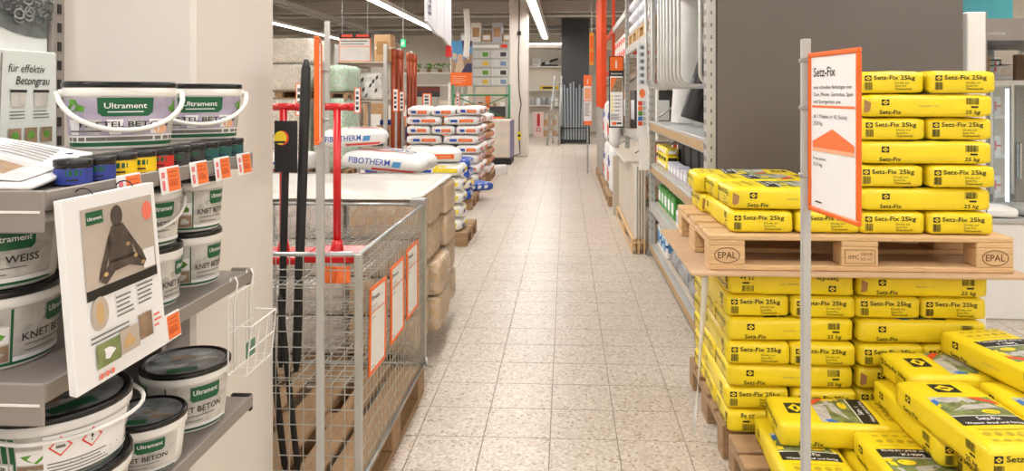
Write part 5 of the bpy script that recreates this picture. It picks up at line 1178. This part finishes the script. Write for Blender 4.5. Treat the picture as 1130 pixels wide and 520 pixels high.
# ------------------------------------------------------------------ bathroom corner at far right
a, b = at(1062, 100, 4.25), at(1083, 14, 4.25)
t = thing('white_post', 'white square post at the end of the dark panel', 'post', (a.x, 4.2, 0)); MB().box(0, b.x-a.x, 0, .12, 0, b.z, .006).build('tube', WHITEP, t); MB().box(b.x-a.x-.005, b.x-a.x+.002, -.002, .0, .8, b.z).build('seam', SHELFG, t); MB().box(b.x-a.x, b.x-a.x+.12, .02, .05, b.z-.13, b.z-.115).build('arm', CHROME, t)
struct('wall_teal', MB().box(2.5, 5.2, 8.6, 8.7, 0, 3.4), TEALM)
t = thing('shower_cabin', 'glass shower cabin with chrome frame behind the yellow stack', 'shower', (3.2, 6.1, 0))
for x, y in ((0, 0), (1.3, 0), (0, 1.2), (1.3, 1.2)): MB().box(x-.025, x+.025, y-.025, y+.025, .1, 2.1, .004).build('frame_post', CHROME, t)
for y in (0, 1.2):
    for z in (.1, 1.62): MB().box(0, 1.3, y-.02, y+.02, z, z+.04).build('frame_rail', CHROME, t)
MB().box(0, 1.3, -.004, .004, .14, 1.62).build('glass_pane', GLASS, t); MB().box(-.004, .004, 0, 1.2, .14, 1.62).build('glass_pane', GLASS, t)
MB().box(-.05, 1.35, -.05, 1.25, 0, .1, .02).build('tray', WHITEP, t)
MB().box(.05, .4, 1.1, 1.16, .1, 2.0).build('back_panel', PHOTOBR, t); MB().box(.4, .98, 1.1, 1.16, .1, 2.0).build('back_panel', mat('mirror_grey', (180, 188, 190), .15, .4), t)
MB().box(1.08, 1.11, 1.02, 1.1, .5, 1.6).build('lit_strip', mat('cool_led', (220, 240, 255), .4, emit=3), t)
MB().tube([(.74, 1.0, .9), (.74, .95, 1.8), (.76, .9, 1.86), (.86, .8, 1.86), (.86, .8, 1.82)], .014, 8).build('shower_pipe', CHROME, t); MB().lathe([(.09, 1.80), (.09, 1.82)], 20, cx=.86, cy=.8).build('shower_head', CHROME, t)
MB().tube([(.74, .95, .9), (.84, .9, .7), (.78, .9, .45), (.68, .93, .8), (.70, .95, 1.2)], .009, 6).build('hose', CHROME, t); MB().box(.66, .86, .94, 1.02, .88, .93, .01).build('mixer', CHROME, t)
cp = MB().box(-.6, 1.6, -.7, 1.2, 1.98, 2.08, .004).build('canopy', DARKP, t); MB().box(-.6, 1.6, -.71, -.7, 1.94, 2.1).build('fascia', SHELFG, cp)
for x in (.31, .48): MB().box(x-.012, x+.012, -.012, .012, .14, 1.62).build('door_profile', CHROME, t)
MB().box(.51, .535, -.05, -.004, .85, 1.15, .008).build('door_handle', CHROME, t)
MB().box(.52, .62, .55, .6, .1, 1.9).build('wood_panel', PLY, t); MB().box(.82, .9, .5, .55, .1, 1.9).build('wood_panel', mat('walnut_panel', (140, 110, 84), .5, var=.15), t)
t = thing('sanitary_plinth', 'low white display plinth with bathroom goods right of the pallet', 'plinth', (2.55, 5.05, 0)); MB().box(0, 2.0, 0, .8, 0, .66, .01).build('body', WHITEP, t); MB().box(-.01, 2.01, -.012, .81, .66, .69, .004).build('top', GREYL, t)
for k in range(5):
    q = thing('towel_pack', '%s pack lying on the white display plinth, %s' % (('green', 'white', 'grey')[k % 3], ('first', 'second', 'third', 'fourth', 'fifth')[k]), 'pack', (2.62+k*.35, 5.2, .691), random.uniform(-.3, .3), 'packs on the plinth')
    vs, fs = sack_geo(.3, .25, .07, .025, .01, .01, k+70, (6, 5, 3)); MB().add(vs, fs, 0, True).build('pack_body', (mat('plinth_green', (110, 170, 110), .5), WHITEP, GREYL)[k % 3], q); MB().box(-.06, .06, -.13, -.118, .02, .05).build('label', WHITEPAPER, q)
t = thing('sanitary_shelf', 'wooden shelf unit with small red boxes beyond the shower', 'shelf', (4.0, 7.6, 0)); MB().box(0, .8, 0, .4, 0, 2.2, .005).build('back', BEIGE, t)
for z in (.5, .9, 1.3, 1.7): MB().box(-.02, .82, -.15, 0, z, z+.03).build('board', WHITEP, t)
for k in range(4): carton('small red and white box on the wooden bathroom shelf, %s from below' % ('first', 'second', 'third', 'fourth')[k], 4.1, 4.4, 7.47, 7.58, .531+.4*k, .72+.4*k, WHITEP, lab=REDPRINT, band=REDPRINT)
